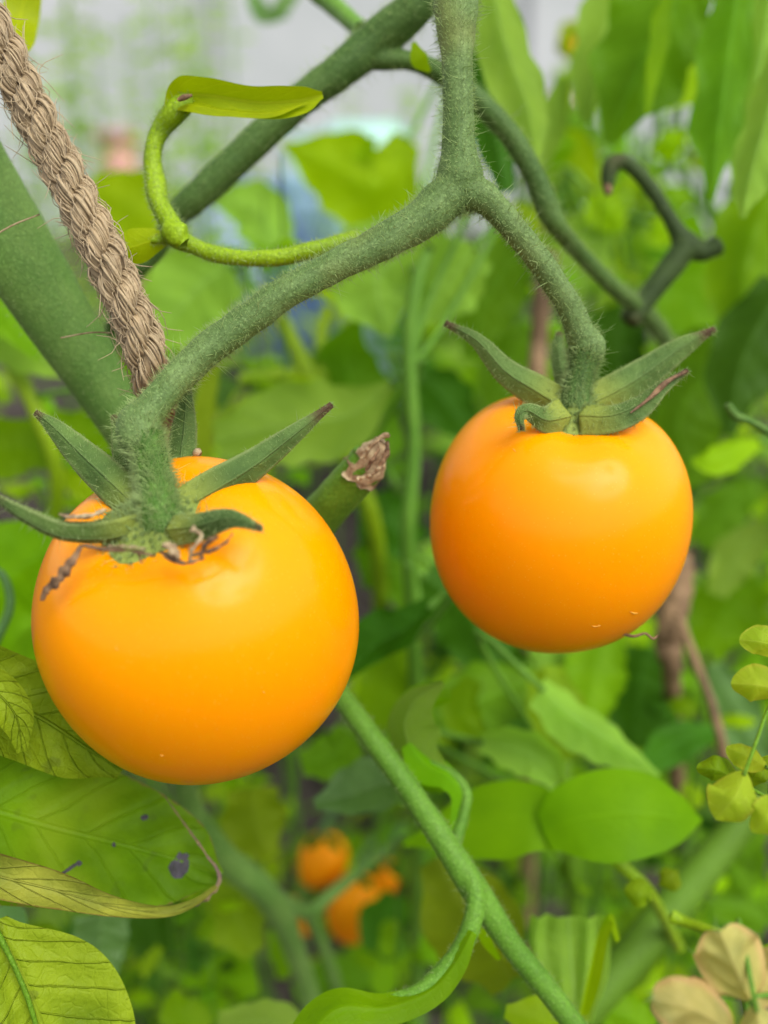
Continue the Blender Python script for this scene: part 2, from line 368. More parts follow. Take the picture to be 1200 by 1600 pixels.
def leaf(parent, pts, w, mat, shape=OVAL, name='leaf', n=26, label=None, petiole=None, prad=5, pmat=None, side_hint=None, **k):
    """pts (px,py,z); w = half width px (one number, or list along the leaf)"""
    Q = catmull([(p[0], p[1], p[2] * 400.0) for p in pts], n)
    S = np.array([V(q[0], q[1], q[2] / 400.0) for q in Q])
    if shape is CIRC and not isinstance(w, (list, tuple)):
        tt_ = np.linspace(0, 1, n); Q = np.array([[np.interp((1 - math.cos(math.pi * q)) / 2, tt_, Q[:, c]) for c in range(3)] for q in tt_]); S = np.array([V(q[0], q[1], q[2] / 400.0) for q in Q])
    prof = list(w) if isinstance(w, (list, tuple)) else [w * x for x in shape]
    hw = [max(px2m(sinterp(prof, i / (n - 1)), Q[i][2] / 400.0), 2e-5) for i in range(n)]
    if shape is CIRC and not isinstance(w, (list, tuple)): hw = [max(px2m(w * math.sin(math.pi * i / (n - 1)), Q[i][2] / 400.0), 2e-5) for i in range(n)]
    T = np.gradient(S, axis=0); side = []
    for i in range(n):
        view = nz(S[i] - CAMP); s = np.cross(nz(T[i]), view)
        if side and np.dot(s, side[-1]) < 0: s = -s
        side.append(nz(s) if np.linalg.norm(s) > .05 else (side[-1] if side else np.array([1., 0, 0])))
    side = np.array(side)
    for _ in range(2): side[1:-1] = (side[:-2] + side[1:-1] * 2 + side[2:]) / 4
    g = Geo(); k.setdefault('seed', random.randint(0, 9999))
    if pts[0][2] > 1.3 and name == 'leaf': k.setdefault('quilt', .13); k.setdefault('wav', .10); k.setdefault('wn', 2.6); k.setdefault('lobes', .14); k.setdefault('ln', random.choice([3, 4, 5]))
    leaf_geo(g, S, hw, side, **k)
    o = g.build(name, mat if not isinstance(mat, str) else M[mat], parent)
    if label: o['label'] = label
    if petiole is not None:
        g2 = Geo(); a = S[0]; b = np.array(petiole); d = nz(S[0] - S[2])
        C = catmull([a + nz(S[1] - S[0]) * .0006, a + d * .25 * np.linalg.norm(b - a), (a + b) / 2 + np.array([0, 0, -.1 * np.linalg.norm(b - a)]), b], 14)
        tube_geo(g2, C, [px2m(prad, pts[0][2])] * 14, 8)
        q = g2.build('petiole', pmat or mat_lowstem, None); q.parent = o
        if parent is None: pass
    return o

# ------------------------------------------------------------------ ground and far setting
mat_soil = simple_mat('damp_soil', (.055, .042, .036), .9, (.028, .022, .020), 40, 1.0, .01)
mat_clod = simple_mat('soil_clod', (.075, .058, .050), .9, (.03, .024, .022), 160, 1.0, .004)
mat_grit = simple_mat('pale_grit', (.50, .50, .52), .7, (.3, .3, .32), 100, .5, .002)
mat_wall = simple_mat('pale_render', (.47, .49, .50), .8, (.38, .41, .41), 1.3, .3, .01)
def ground():
    xs = np.concatenate([-np.geomspace(60, 1.6, 14), np.linspace(-1.5, 1.5, 110), np.geomspace(1.6, 60, 14)])
    ys = np.concatenate([[-40, -10, -3], np.linspace(-1, 3, 150), np.geomspace(3.1, 120, 20)])
    v = []; f = []
    for y in ys:
        for x in xs:
            near = 1 if abs(x) < 2 and -1.2 < y < 4 else 0
            z = near * (.012 * noise.noise(Vector((x * 6, y * 6, 0))) + .010 * noise.noise(Vector((x * 25, y * 25, 3))) + .006 * noise.noise(Vector((x * 70, y * 70, 5))))
            v.append((x, y, z))
    n = len(xs); f = [(i * n + j, i * n + j + 1, (i + 1) * n + j + 1, (i + 1) * n + j) for i in range(len(ys) - 1) for j in range(n - 1)]
    o = link_mesh('ground', v, f, mat_soil); o['kind'] = 'structure'
    def lumps(name, mat, cnt, r0, r1, seed):
        rnd = random.Random(seed); g = Geo()
        base = [Vector(p) for p in ((1, 0, 0), (-1, 0, 0), (0, 1, 0), (0, -1, 0), (0, 0, 1), (0, 0, -1), (.6, .6, .6), (-.6, .6, .6), (.6, -.6, .6), (-.6, -.6, .6))]
        F = [(4, 6, 7), (4, 7, 9), (4, 9, 8), (4, 8, 6), (6, 0, 2), (6, 2, 7), (7, 2, 1), (7, 1, 9), (9, 1, 3), (9, 3, 8), (8, 3, 0), (8, 0, 6), (0, 5, 2), (2, 5, 1), (1, 5, 3), (3, 5, 0)]
        for _ in range(cnt):
            x, y = rnd.uniform(-.8, .8), rnd.uniform(.1, 1.8); r = rnd.uniform(r0, r1)
            q = [np.array((x, y, r * .3)) + np.array(b * rnd.uniform(.7, 1.25)) * r for b in base]; g.add(q, F)
        q = g.build(name, mat, None, smooth=False); q['kind'] = 'stuff'; return q
    lumps('soil_crumbs', mat_clod, 6000, .003, .014, 4); lumps('pale_grit', mat_grit, 260, .0015, .004, 5)
ground()
def box(g, c, s):
    x, y, z = c; a, b, d = s[0] / 2, s[1] / 2, s[2] / 2
    v = [np.array((x + i * a, y + j * b, z + k * d)) for i in (-1, 1) for j in (-1, 1) for k in (-1, 1)]
    g.add(v, [(0, 1, 3, 2), (4, 6, 7, 5), (0, 4, 5, 1), (2, 3, 7, 6), (0, 2, 6, 4), (1, 5, 7, 3)])
# pale wall at the end of the garden, in rendered panels with posts
wt = thing('garden_wall', 'pale grey wall closing the garden behind all the plants', 'wall', (0, 5.2, 0))
for i in range(-4, 5):
    g = Geo(); box(g, (i * 1.5, 5.2, 1.1), (1.47, .08, 2.2)); g.build('panel', mat_wall, wt, smooth=False)
for i in range(-5, 5):
    g = Geo(); box(g, (i * 1.5 + .75, 5.16, 1.13), (.10, .10, 2.26)); g.build('post', mat_wall, wt, smooth=False)

# ------------------------------------------------------------------ prototypes for the many background leaves
def proto_leaf(kind, seed):
    rnd = random.Random(seed); g = Geo(); n = 16
    if kind == 'oval': prof, lob, wd = OVAL, 0, .30
    elif kind == 'lobed': prof, lob, wd = HEART, .42, .34
    elif kind == 'round': prof, lob, wd = ROUND, 0, .38
    else: prof, lob, wd = LANCE, .12, .20
    droop = rnd.uniform(.3, 1.1); S = []
    for i in range(n):
        t = i / (n - 1); a = -droop * t; S.append((t * math.cos(a * .6), rnd.uniform(-.004, .004), .35 * t + math.sin(a) * t * .75))
    S = np.array(S); hw = [max(sinterp([wd * x for x in prof], i / (n - 1)), .003) for i in range(n)]
    leaf_geo(g, S, hw, np.array([0, 1., 0]), fold=rnd.uniform(.05, .45), cup=rnd.uniform(-.3, .3), wav=rnd.uniform(.05, .22), wn=rnd.uniform(1.5, 3.5), lobes=lob, ln=rnd.choice([4, 5, 6]), nu=8, quilt=.08, qn=5, seed=seed, twist=rnd.uniform(-.6, .6))
    C = catmull([(-.45, 0, -.28), (-.22, 0, -.08), (.02, 0, 0)], 6); tube_geo(g, C, [.022, .02, .018, .016, .015, .012], 5, cap=False)
    me = bpy.data.meshes.new('leaf'); me.from_pydata([tuple(p) for p in g.v], [], g.f)
    uvl = me.uv_layers.new(name='UVMap'); li = np.empty(len(me.loops), dtype=np.int32); me.loops.foreach_get('vertex_index', li)
    uvl.data.foreach_set('uv', np.array(g.uv, np.float32)[li].ravel()); me.polygons.foreach_set('use_smooth', [True] * len(me.polygons)); return me
PROTO = {}
for kd in ('oval', 'lobed', 'round', 'lance'):
    for mk in ('bright', 'lime', 'mid', 'dark', 'pale', 'grey', 'olive'):
        PROTO[kd, mk] = []
        for s in range(3):
            me = proto_leaf(kd, 100 + s * 7 + len(kd)); me.materials.append(M[mk]); PROTO[kd, mk].append(me)
def bush(name, label, x, y, h, kinds, mats, nl, size, lean=(0, 0), spread=1.0, lo=.25, seed=0, smat=None, group=None, cat='plant', srad=.0022):
    rnd = random.Random(seed); t = thing(name, label, cat, (x, y, 0), group); g = Geo()
    P = [np.array((0, 0, -.01)), np.array((lean[0] * .4, lean[1] * .4, h * .5)), np.array((lean[0], lean[1], h))]
    C = catmull(P, 20); tube_geo(g, C, [srad * (1.2 - .8 * i / 19) for i in range(20)], 8)
    o = link_mesh('stem', g.v, g.f, smat or mat_lowstem, t, g.uv)
    a = rnd.uniform(0, 6)
    for i in range(nl):
        f = lo + (1 - lo) * (i + rnd.random() * .8) / nl; f = min(f, 1.0); p = C[min(19, int(f * 19))]
        a += 2.4 + rnd.uniform(-.4, .4); s = size * rnd.uniform(.65, 1.25) * (1.15 - .45 * f)
        me = rnd.choice(PROTO[rnd.choice(kinds), rnd.choice(mats)])
        lf = bpy.data.objects.new('leaf', me); sc.collection.objects.link(lf); lf.parent = t
        el = rnd.uniform(-.1, .9)
        rot = Matrix.Rotation(a, 4, 'Z') @ Matrix.Rotation(-el, 4, 'Y') @ Matrix.Rotation(rnd.uniform(-.6, .6), 4, 'X')
        off = rot.to_3x3() @ Vector((.45, 0, .28)) * s
        lf.matrix_local = Matrix.Translation(Vector(p) + off) @ rot @ Matrix.Scale(s, 4)
    return t

# ------------------------------------------------------------------ far background
def far_things():
    # blue water drum, teal can, pink pot on a bench line about two metres away
    def lathe(name, prof, mat, parent, c, n=28):
        g = Geo(); v = [np.array((c[0] + r * math.cos(2 * math.pi * j / n), c[1] + r * math.sin(2 * math.pi * j / n), c[2] + z)) for r, z in prof for j in range(n)]
        f = [(i * n + j, i * n + (j + 1) % n, (i + 1) * n + (j + 1) % n, (i + 1) * n + j) for i in range(len(prof) - 1) for j in range(n)]
        g.add(v, f); return g.build(name, mat, parent)
    mb = simple_mat('blue_plastic', (.18, .30, .60), .4, (.22, .34, .58), 6, .1); ml = simple_mat('lavender_plastic', (.36, .45, .72), .4, (.42, .5, .72), 6, .1)
    mt = simple_mat('teal_plastic', (.28, .50, .45), .5, (.32, .52, .48), 6, .1); mp = simple_mat('pink_clay', (.50, .24, .22), .7, (.4, .2, .18), 10, .3)
    c = V(385, 300, 20); t = thing('storage_tub', 'pale lavender blue tub far behind the curled lime shoot', 'tub', (c[0], c[1], 0))
    lathe('tub_body', [(.001, 0), (.13, 0), (.15, c[2] + .01), (.145, c[2] + .01), (.13, .03), (.001, .03)], ml, t, (c[0], c[1], .0)); lathe('rim', [(.150, 0), (.165, .005), (.165, .02), (.150, .025)], ml, t, (c[0], c[1], c[2]))
    c = V(470, 300, 17); t = thing('water_barrel', 'strong blue barrel seen blurred between the stems', 'barrel', (c[0], c[1], 0))
    lathe('barrel_body', [(.001, 0), (.055, 0), (.065, .15), (.065, c[2] - .03), (.058, c[2]), (.001, c[2] + .002)], mb, t, (c[0], c[1], 0)); lathe('lid', [(.060, 0), (.063, .004), (.063, .02), (.05, .028), (.001, .03)], mb, t, (c[0], c[1], c[2] + .003))
    c = V(570, 190, 15); t = thing('watering_can', 'teal watering can standing far back under the arching stem', 'watering can', (c[0], c[1], 0))
    lathe('can_body', [(.001, 0), (.085, 0), (.085, c[2] - .03), (.06, c[2]), (.055, c[2] - .004), (.001, c[2] - .01)], mt, t, (c[0], c[1], 0))
    g = Geo(); S = catmull([(c[0] + .08, c[1], c[2] - .2), (c[0] + .15, c[1], c[2] - .08), (c[0] + .2, c[1], c[2] + .01)], 12); tube_geo(g, S, [.012] * 12, 8); g.build('spout', mt, t)
    g = Geo(); S = catmull([(c[0] - .07, c[1], c[2] - .02), (c[0] - .14, c[1], c[2] - .05), (c[0] - .085, c[1], c[2] - .2)], 12); tube_geo(g, S, [.008] * 12, 8); g.build('handle', mt, t)
    c = V(182, 205, 19); t = thing('plant_pot', 'dull pink pot far away behind the twine', 'pot', (c[0], c[1], 0))
    lathe('pot_body', [(.001, 0), (.035, 0), (.046, c[2]), (.042, c[2]), (.03, .03), (.001, .03)], mp, t, (c[0], c[1], 0)); lathe('rim', [(.046, 0), (.052, 0), (.053, .022), (.044, .024)], mp, t, (c[0], c[1], c[2] - .02))
    c = V(865, 150, 24); t = thing('plant_pot', 'dull pink pot far away between the leaves over the second tomato', 'pot', (c[0], c[1], 0))
    lathe('pot_body', [(.001, 0), (.03, 0), (.045, c[2]), (.04, c[2]), (.03, .03), (.001, .03)], mp, t, (c[0], c[1], 0))
far_things()

rb = random.Random(3)
def wx(px, z): return (px - 600) / FPX * z * D0
GB, GM = 'leafy plants crowding the bed', 'low leafy weeds in the bed'
# close, mid and far rows of bushes: (x px at that depth, depth in D0, height m)
rows = []
for i in range(12): rows.append((rb.uniform(-150, 1350), rb.uniform(3.0, 4.4), rb.uniform(.16, .30)))
for i in range(16): rows.append((rb.uniform(-150, 1350), rb.uniform(4.6, 7.5), rb.uniform(.22, .36)))
for i in range(16): rows.append((rb.uniform(-150, 1350), rb.uniform(8, 14), rb.uniform(.26, .44)))
SETS = [(['oval', 'round'], ['bright', 'mid', 'dark']), (['lobed'], ['mid', 'dark', 'bright']), (['lance', 'oval'], ['pale', 'bright', 'dark']), (['oval', 'lobed'], ['lime', 'mid', 'dark']), (['round', 'lobed'], ['lime', 'bright', 'pale'])]
def where(px):
    for lim, tx in ((20, 'outside the thick main stem'), (160, 'behind the thick main stem'), (330, 'behind the front tomato'), (470, 'beyond the forked yellow green weed'), (600, 'beside the cut brown tipped stem'), (720, 'at the grey green upright stem'), (860, 'between upright stem and second tomato'), (980, 'behind the second tomato'), (1100, 'below the dark old truss fork'), (9999, 'under the drooping leaves at the edge')):
        if px < lim: return tx
LOOK = ['rounded bright', 'lobed dark', 'narrow pale', 'mixed oval and lobed', 'round lime']
for i, (px, z, h) in enumerate(rows):
    kd, mt = SETS[i % 5]
    bush('leafy_plant', ('close' if i < 12 else 'middle row' if i < 28 else 'far') + ' plant with ' + LOOK[i % 5] + ' leaves ' + where(px), wx(px, z), z * D0, h, kd, mt, int(14 + z * .6), .030 + .0035 * z, (rb.uniform(-.05, .05), rb.uniform(-.05, .05)), seed=i, group='leafy plants crowding the bed', srad=.0016 + .0001 * z)
# taller growth on the right side
for i in range(12):
    z = rb.uniform(4.5, 10); px = rb.uniform(780, 1350)
    bush('tall_tomato_plant', ('nearest' if z < 5.6 else 'nearer' if z < 7 else 'blurred' if z < 8.5 else 'very blurred') + ' tall lobed leaved plant ' + where(px), wx(px, z), z * D0, rb.uniform(.46, .62), ['lobed', 'oval', 'lance'], ['bright', 'lime', 'pale', 'mid'], 22, .042 + .003 * z, (rb.uniform(-.05, .05), 0), seed=60 + i, group='tall plants rising on the far side of the bed', srad=.003)
# climbing plants over the pale wall
ORD = 'first second third fourth fifth sixth seventh eighth ninth tenth eleventh twelfth thirteenth fourteenth fifteenth sixteenth'.split()
CL = [(100, 13), (150, 12), (200, 15), (255, 12), (315, 13), (345, 15), (230, 18), (430, 20), (480, 24), (560, 22), (610, 16), (690, 14), (60, 18), (130, 20), (290, 16), (380, 17)]
for i, (px, z) in enumerate(CL):
    bush('climbing_plant', ORD[sorted(CL).index((px, z))] + ' slender climbing plant counted along the pale wall from the twine', wx(px, z), z * D0, rb.uniform(.55, .85) if px < 400 else rb.uniform(.42, .6), ['lance', 'oval'], ['lime', 'pale', 'lime'], 60, .045, (rb.uniform(-.05, .05), 0), seed=90 + i, group='climbing plants in front of the wall', srad=.004)
# leafy sprigs just behind the fruit
KS = {'small rounded': ['round', 'oval'], 'mixed lobed': ['lobed', 'oval'], 'narrow': ['lance', 'lobed'], 'lobed': ['lobed']}
for i in range(90):
    px, py, z = rb.uniform(-40, 1240), rb.uniform(200, 1560), rb.uniform(1.7, 3.1)
    if 560 < px < 720 and py < 900: px += 200
    if 330 < px < 460 and py > 1180: px -= 150
    if 420 < px < 660 and py > 1180: z = rb.uniform(3.0, 3.6)
    p = V(px, py, z)
    ms = ['lime', 'bright', 'pale', 'bright', 'lime'] if py < 750 else ['bright', 'mid', 'lime', 'dark', 'bright'] if py < 1150 else ['bright', 'mid', 'dark', 'mid', 'lime', 'dark']  # leaf greens darken lower down, painting in the deeper shade there
    row = 'high' if py < 600 else 'halfway up' if py < 1050 else 'low'
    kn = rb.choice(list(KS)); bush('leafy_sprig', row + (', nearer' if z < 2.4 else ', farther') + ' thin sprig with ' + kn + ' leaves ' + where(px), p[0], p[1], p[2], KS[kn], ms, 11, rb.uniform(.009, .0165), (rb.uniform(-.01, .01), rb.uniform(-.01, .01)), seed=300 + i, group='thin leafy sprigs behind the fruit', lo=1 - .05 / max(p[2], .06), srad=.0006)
# low weeds on the soil
for i in range(22):
    z = rb.uniform(3.0, 6.5); px = rb.uniform(-100, 1300)
    bush('weed', ('small near' if z < 4.5 else 'small distant') + ' weed low on the soil ' + where(px), wx(px, z), z * D0, rb.uniform(.05, .14), ['round', 'oval'], ['bright', 'mid', 'lime'], 9, .022, (rb.uniform(-.02, .02), rb.uniform(-.02, .02)), seed=130 + i, group='small weeds low on the soil', lo=.1, srad=.0008)

# ------------------------------------------------------------------ plant in the middle (grey green upright stem)
pc = thing('tomato_plant', 'grey green upright stem between the two tomatoes with broad dark and pale leaves', 'plant', V(640, 900, 1.7))
stem('stem', [(672, 385, 1.65, 8), (650, 450, 1.65, 11), (640, 560, 1.66, 12), (647, 700, 1.68, 11), (638, 830, 1.7, 12), (645, 980, 1.8, 11), (655, 1250, 2.1, 12), (650, 1600, 2.6, 13)], mat_lowstem, pc)
L = leaf; CS = V(643, 640, 1.67)
L(pc, [(690, 350, 1.75), (600, 420, 1.75), (590, 460, 1.75), (608, 528, 1.75)], [30, 85, 78, 4], 'pale', label='broad pale heart shaped leaf under the truss', fold=.15, petiole=V(645, 560, 1.66))
L(pc, [(745, 385, 1.8), (700, 440, 1.8), (650, 515, 1.8)], [40, 62, 5], 'pale', fold=.2, petiole=V(645, 570, 1.66))
L(pc, [(640, 215, 2.3), (590, 290, 2.3), (520, 260, 2.3), (440, 225, 2.3)], [25, 72, 62, 4], 'lime', label='large lime leaf beneath the arching stem', fold=.1, petiole=V(650, 430, 1.66))
L(pc, [(600, 720, 1.95), (565, 640, 1.95), (540, 560, 1.95), (560, 500, 1.9)], [40, 66, 52, 8], 'mid', fold=.2, wav=.15, lobes=.2, ln=3, petiole=V(640, 760, 1.68))
L(pc, [(655, 590, 2.0), (690, 620, 2.0), (740, 690, 2.0)], [30, 48, 16], 'dark', petiole=V(640, 640, 1.68))
L(pc, [(650, 860, 2.0), (600, 810, 2.0), (560, 780, 2.0)], [30, 60, 10], 'dark', petiole=V(640, 880, 1.7))
L(pc, [(650, 940, 2.1), (600, 880, 2.1), (560, 850, 2.1)], [30, 50, 20], 'mid', petiole=V(642, 960, 1.75))
L(pc, [(675, 945, 1.5), (630, 985, 1.5), (585, 1010, 1.5), (545, 1060, 1.5)], [14, 40, 44, 8], 'dark', label='dark leaf with a pale upturned edge beside the front tomato', fold=.5, roll=.5, petiole=V(643, 990, 1.8))
L(pc, [(660, 900, 1.85), (735, 960, 1.85), (765, 1060, 1.85)], [30, 75, 30], 'dark', fold=.2, petiole=V(645, 950, 1.8))
L(pc, [(700, 850, 2.1), (665, 890, 2.1), (640, 920, 2.1)], [25, 30, 8], 'pale')
L(pc, [(660, 1130, 1.7), (760, 1090, 1.75), (840, 1060, 1.8)], [30, 60, 20], 'mid', petiole=V(648, 1180, 2.0))
L(pc, [(630, 1000, 1.9), (600, 1080, 1.9), (580, 1150, 1.9)], [30, 45, 15], 'bright', petiole=V(646, 1000, 1.8))

# forked yellow green weed with a round leaf, behind the calyx
pf = thing('forked_weed', 'yellow green forking stalk with a broad light leaf over the front tomato', 'plant', V(560, 800, 1.9))
stem('stem', [(425, 470, 1.95, 11), (470, 560, 1.95, 14), (510, 640, 1.92, 15), (550, 730, 1.92, 14), (590, 860, 2.0, 13), (600, 1200, 2.6, 13)], mat_lime, pf)
stem('branch', [(375, 595, 1.95, 10), (430, 588, 1.95, 12), (480, 590, 1.95, 12), (505, 630, 1.94, 12)], mat_lime, pf)
stem('branch', [(510, 480, 2.0, 8), (500, 540, 2.0, 10), (505, 620, 1.95, 11)], mat_lime, pf)
L(pf, [(615, 600, 1.7), (540, 650, 1.7), (440, 665, 1.7), (338, 690, 1.7)], [10, 62, 66, 30], 'pale', shape=ROUND, label='broad light green rounded leaf above the front tomato', fold=.05, petiole=V(548, 725, 1.92))
L(pf, [(370, 600, 1.9), (330, 620, 2.0), (300, 640, 2.0)], [8, 26, 5], 'grey')
L(pf, [(360, 415, 2.0), (300, 460, 2.0), (225, 560, 2.0)], [50, 78, 10], 'pale', label='big pale leaf behind the twine and truss', petiole=V(432, 480, 1.95))
L(pf, [(440, 400, 2.2), (400, 330, 2.3), (330, 310, 2.3)], [30, 50, 10], 'pale', petiole=V(430, 475, 1.95))
L(pf, [(330, 560, 1.7), (320, 640, 1.7), (318, 720, 1.7)], [16, 18, 14], 'olive')

# plant at the side of the thick stem
pl = thing('leafy_shoot', 'bright leafy shoot beyond the thick stem at the edge of the picture', 'plant', V(-60, 1200, 2.0))
stem('stem', [(-20, 470, 1.7, 12), (15, 560, 1.7, 13), (60, 650, 1.7, 13), (90, 760, 1.75, 12), (60, 900, 1.9, 12), (-20, 1200, 2.4, 12)], mat_lime, pl)
L(pl, [(115, 590, 1.65), (50, 550, 1.65), (-40, 500, 1.65)], [8, 42, 40], 'pale', petiole=V(45, 620, 1.7))
L(pl, [(75, 660, 1.8), (130, 680, 1.8), (200, 670, 1.8)], [25, 45, 15], 'bright')
L(pl, [(95, 720, 1.75), (40, 700, 1.75), (-40, 710, 1.75)], [20, 50, 45], 'bright')
L(pl, [(90, 740, 1.8), (150, 770, 1.8), (230, 790, 1.8)], [15, 22, 8], 'lime')
L(pl, [(120, 860, 1.6), (60, 870, 1.6), (0, 920, 1.6), (-40, 1000, 1.6)], [40, 75, 80, 60], 'bright', fold=.3, label='broad bright leaf beside the shoulder of the front tomato', petiole=V(70, 860, 1.85))
L(pl, [(80, 960, 1.8), (40, 1020, 1.8), (60, 1090, 1.8)], [30, 60, 30], 'bright', petiole=V(40, 950, 1.95))
stem('tendril', [(-30, 880, 1.3, 5), (5, 900, 1.3, 6), (15, 950, 1.3, 7), (-10, 1010, 1.3, 7)], mat_bluestem, pl)
L(pl, [(270, 370, 2.4), (200, 320, 2.4), (140, 285, 2.4)], [30, 62, 20], 'lime', label='lime leaf between twine and curled shoot')
L(pl, [(-30, 40, 1.15), (20, 60, 1.15), (30, 30, 1.2), (48, -40, 1.2)], [5, 25, 28, 20], 'yellow', label='yellow green lobe at the top corner above the twine')
L(pl, [(-30, 430, 1.6), (5, 490, 1.6), (60, 560, 1.6)], [20, 30, 8], 'bright')

# ------------------------------------------------------------------ right side hanging leaves
pr = thing('hanging_tomato_foliage', 'large drooping tomato leaves along the upper right edge', 'plant', V(1300, 700, 1.9))
stem('stem', [(1290, -200, 1.9, 30), (1270, 200, 1.9, 30), (1265, 600, 1.9, 32), (1290, 1000, 2.0, 32), (1320, 1500, 2.3, 32)], mat_bluestem, pr)
PS = V(1268, 250, 1.9); cam_target = (V(313, 968, .9) + V(877, 812, 1.02)) / 2
L(pr, [(1090, -80, 1.6), (1040, 20, 1.6), (990, 130, 1.62), (950, 225, 1.65)], [66, 96, 78, 10], 'mid', label='drooping pointed tomato leaf hanging over the dark old truss', fold=.3, lobes=.28, ln=3, wav=.16, quilt=.2, qn=6)
L(pr, [(1000, -60, 1.75), (950, 30, 1.75), (925, 130, 1.75), (915, 190, 1.75)], [40, 50, 40, 8], 'pale', fold=.3, lobes=.25, ln=3, quilt=.15)
L(pr, [(1050, -40, 1.55), (1030, 60, 1.55), (1010, 180, 1.55)], [10, 26, 6], 'bright', roll=.9)
L(pr, [(1160, -60, 1.5), (1140, 80, 1.5), (1125, 200, 1.5), (1110, 315, 1.5)], [32, 46, 42, 6], 'mid', fold=.5, roll=.3, wav=.2, quilt=.2, lobes=.2, ln=3, label='long folded leaf hanging beside the pale gap')
L(pr, [(1215, -60, 1.55), (1190, 80, 1.55), (1165, 220, 1.55), (1150, 310, 1.55)], [45, 48, 34, 6], 'pale', fold=.4, quilt=.2, lobes=.2, ln=3)
L(pr, [(1230, 60, 1.35), (1195, 190, 1.35), (1168, 290, 1.35), (1160, 340, 1.35)], [34, 46, 36, 5], 'pale', fold=.5, roll=-.3, quilt=.2, lobes=.2, ln=4, label='glaucous leaf drooping at the edge')
L(pr, [(1115, 100, 2.1), (1080, 120, 2.1), (1035, 165, 2.1)], [12, 42, 14], 'lime', label='lime leaf glowing in the gap', petiole=PS)
L(pr, [(1120, 40, 2.2), (1080, 50, 2.2), (1040, 30, 2.2)], [8, 22, 6], 'mid')
L(pr, [(1230, 260, 1.8), (1180, 360, 1.8), (1160, 460, 1.8), (1175, 560, 1.8)], [50, 66, 58, 10], 'bright', fold=.4, quilt=.2, petiole=V(1268, 260, 1.9))
L(pr, [(1230, 440, 1.75), (1180, 520, 1.75), (1150, 600, 1.75), (1140, 680, 1.75)], [40, 60, 50, 8], 'dark', fold=.3, petiole=V(1266, 450, 1.9))
L(pr, [(1200, 560, 2.0), (1110, 590, 2.0), (1060, 660, 2.0), (1090, 760, 2.0)], [50, 85, 80, 30], 'mid', label='broad leaf behind the spread sepals of the second tomato', petiole=V(1266, 560, 1.9))
L(pr, [(1170, 400, 2.2), (1080, 470, 2.2), (1020, 560, 2.2)], [40, 60, 10], 'bright', petiole=V(1266, 420, 1.9))
L(pr, [(1000, 480, 2.3), (960, 540, 2.3), (970, 620, 2.3)], [30, 60, 30], 'dark')
L(pr, [(1190, 690, 1.75), (1120, 720, 1.7), (1082, 722, 1.7)], [10, 27, 6], 'lime', shape=ROUND, label='small lime leaf catching light beside the second tomato', petiole=V(1266, 700, 1.92))
L(pr, [(760, -60, 1.45), (790, 70, 1.45), (825, 170, 1.45), (840, 265, 1.45)], [30, 46, 40, 8], 'pale', fold=.4, roll=.3, quilt=.15, label='narrow pale leaf hanging behind the upright truss stem')
L(pr, [(745, 60, 1.6), (765, 160, 1.6), (790, 300, 1.6)], [25, 46, 14], 'dark', fold=.3)
L(pr, [(880, 120, 1.8), (865, 190, 1.8), (850, 260, 1.8)], [12, 26, 8], 'pale', roll=.4)
L(pr, [(820, 380, 2.0), (760, 470, 2.0), (740, 560, 2.0)], [40, 60, 20], 'mid', fold=.2)
L(pr, [(840, 520, 2.1), (790, 570, 2.1), (770, 650, 2.1)], [30, 46, 20], 'mid')
L(pr, [(960, 330, 2.4), (900, 400, 2.4), (880, 480, 2.4)], [30, 60, 30], 'pale')
L(pr, [(1100, 430, 2.3), (1060, 500, 2.3), (1050, 560, 2.3)], [30, 40, 10], 'pale')
for q in range(44):
    x, y, z = random.uniform(840, 1180), random.uniform(90 if q % 3 == 0 else 190, 470), random.uniform(2.3, 3.4); a = random.uniform(-.6, 3.7); l = random.uniform(40, 75)
    L(pr, [(x, y, z), (x + l * .5 * math.cos(a), y + l * .5 * math.sin(a), z - .03), (x + l * math.cos(a), y + l * math.sin(a) + 14, z)], random.uniform(22, 40), random.choice(['lime', 'bright', 'lime', 'bright', 'pale', 'mid']), n=14, fold=.2, roll=random.uniform(-.6, .6), petiole=V(x + random.uniform(-60, 60), y + 160, z + .3))
S_ = np.array(SUN)
e1 = nz(np.cross(S_, [0, 0, 1.])); e2 = np.cross(e1, S_)
for (ds, a_, b_, ang, l, w_) in [(.20, .035, .005, .4, .05, .011), (.22, -.045, .02, 1.9, .06, .013), (.24, .01, .06, 2.8, .07, .016), (.19, -.01, -.045, .1, .05, .010), (.26, .07, -.03, 1.2, .07, .015)]:  # added leaves out of view, towards the sun, breaking up the tomatoes' highlights
    c_ = cam_target + S_ * ds + e1 * a_ + e2 * b_; dr = e1 * math.cos(ang) + e2 * math.sin(ang)
    SS = catmull([c_ - dr * l * .5, c_ + S_ * .004, c_ + dr * l * .5 - S_ * .008], 22); g = Geo()
    leaf_geo(g, SS, [max(sinterp([w_ * x for x in OVAL], i / 21), 2e-5) for i in range(22)], np.cross(dr, S_), fold=.2, wav=.1, lobes=.25, ln=5, seed=int(ds * 999)); g.build('leaf', M['bright'], pr)
L(pr, [(930, 300, 2.6), (890, 240, 2.6), (850, 250, 2.6)], [15, 40, 10], 'lime')
stem('broken_stalk', [(1136, 632, 1.25, 6), (1150, 650, 1.25, 7), (1175, 660, 1.25, 6), (1215, 684, 1.25, 7)], mat_pedicel, pr)
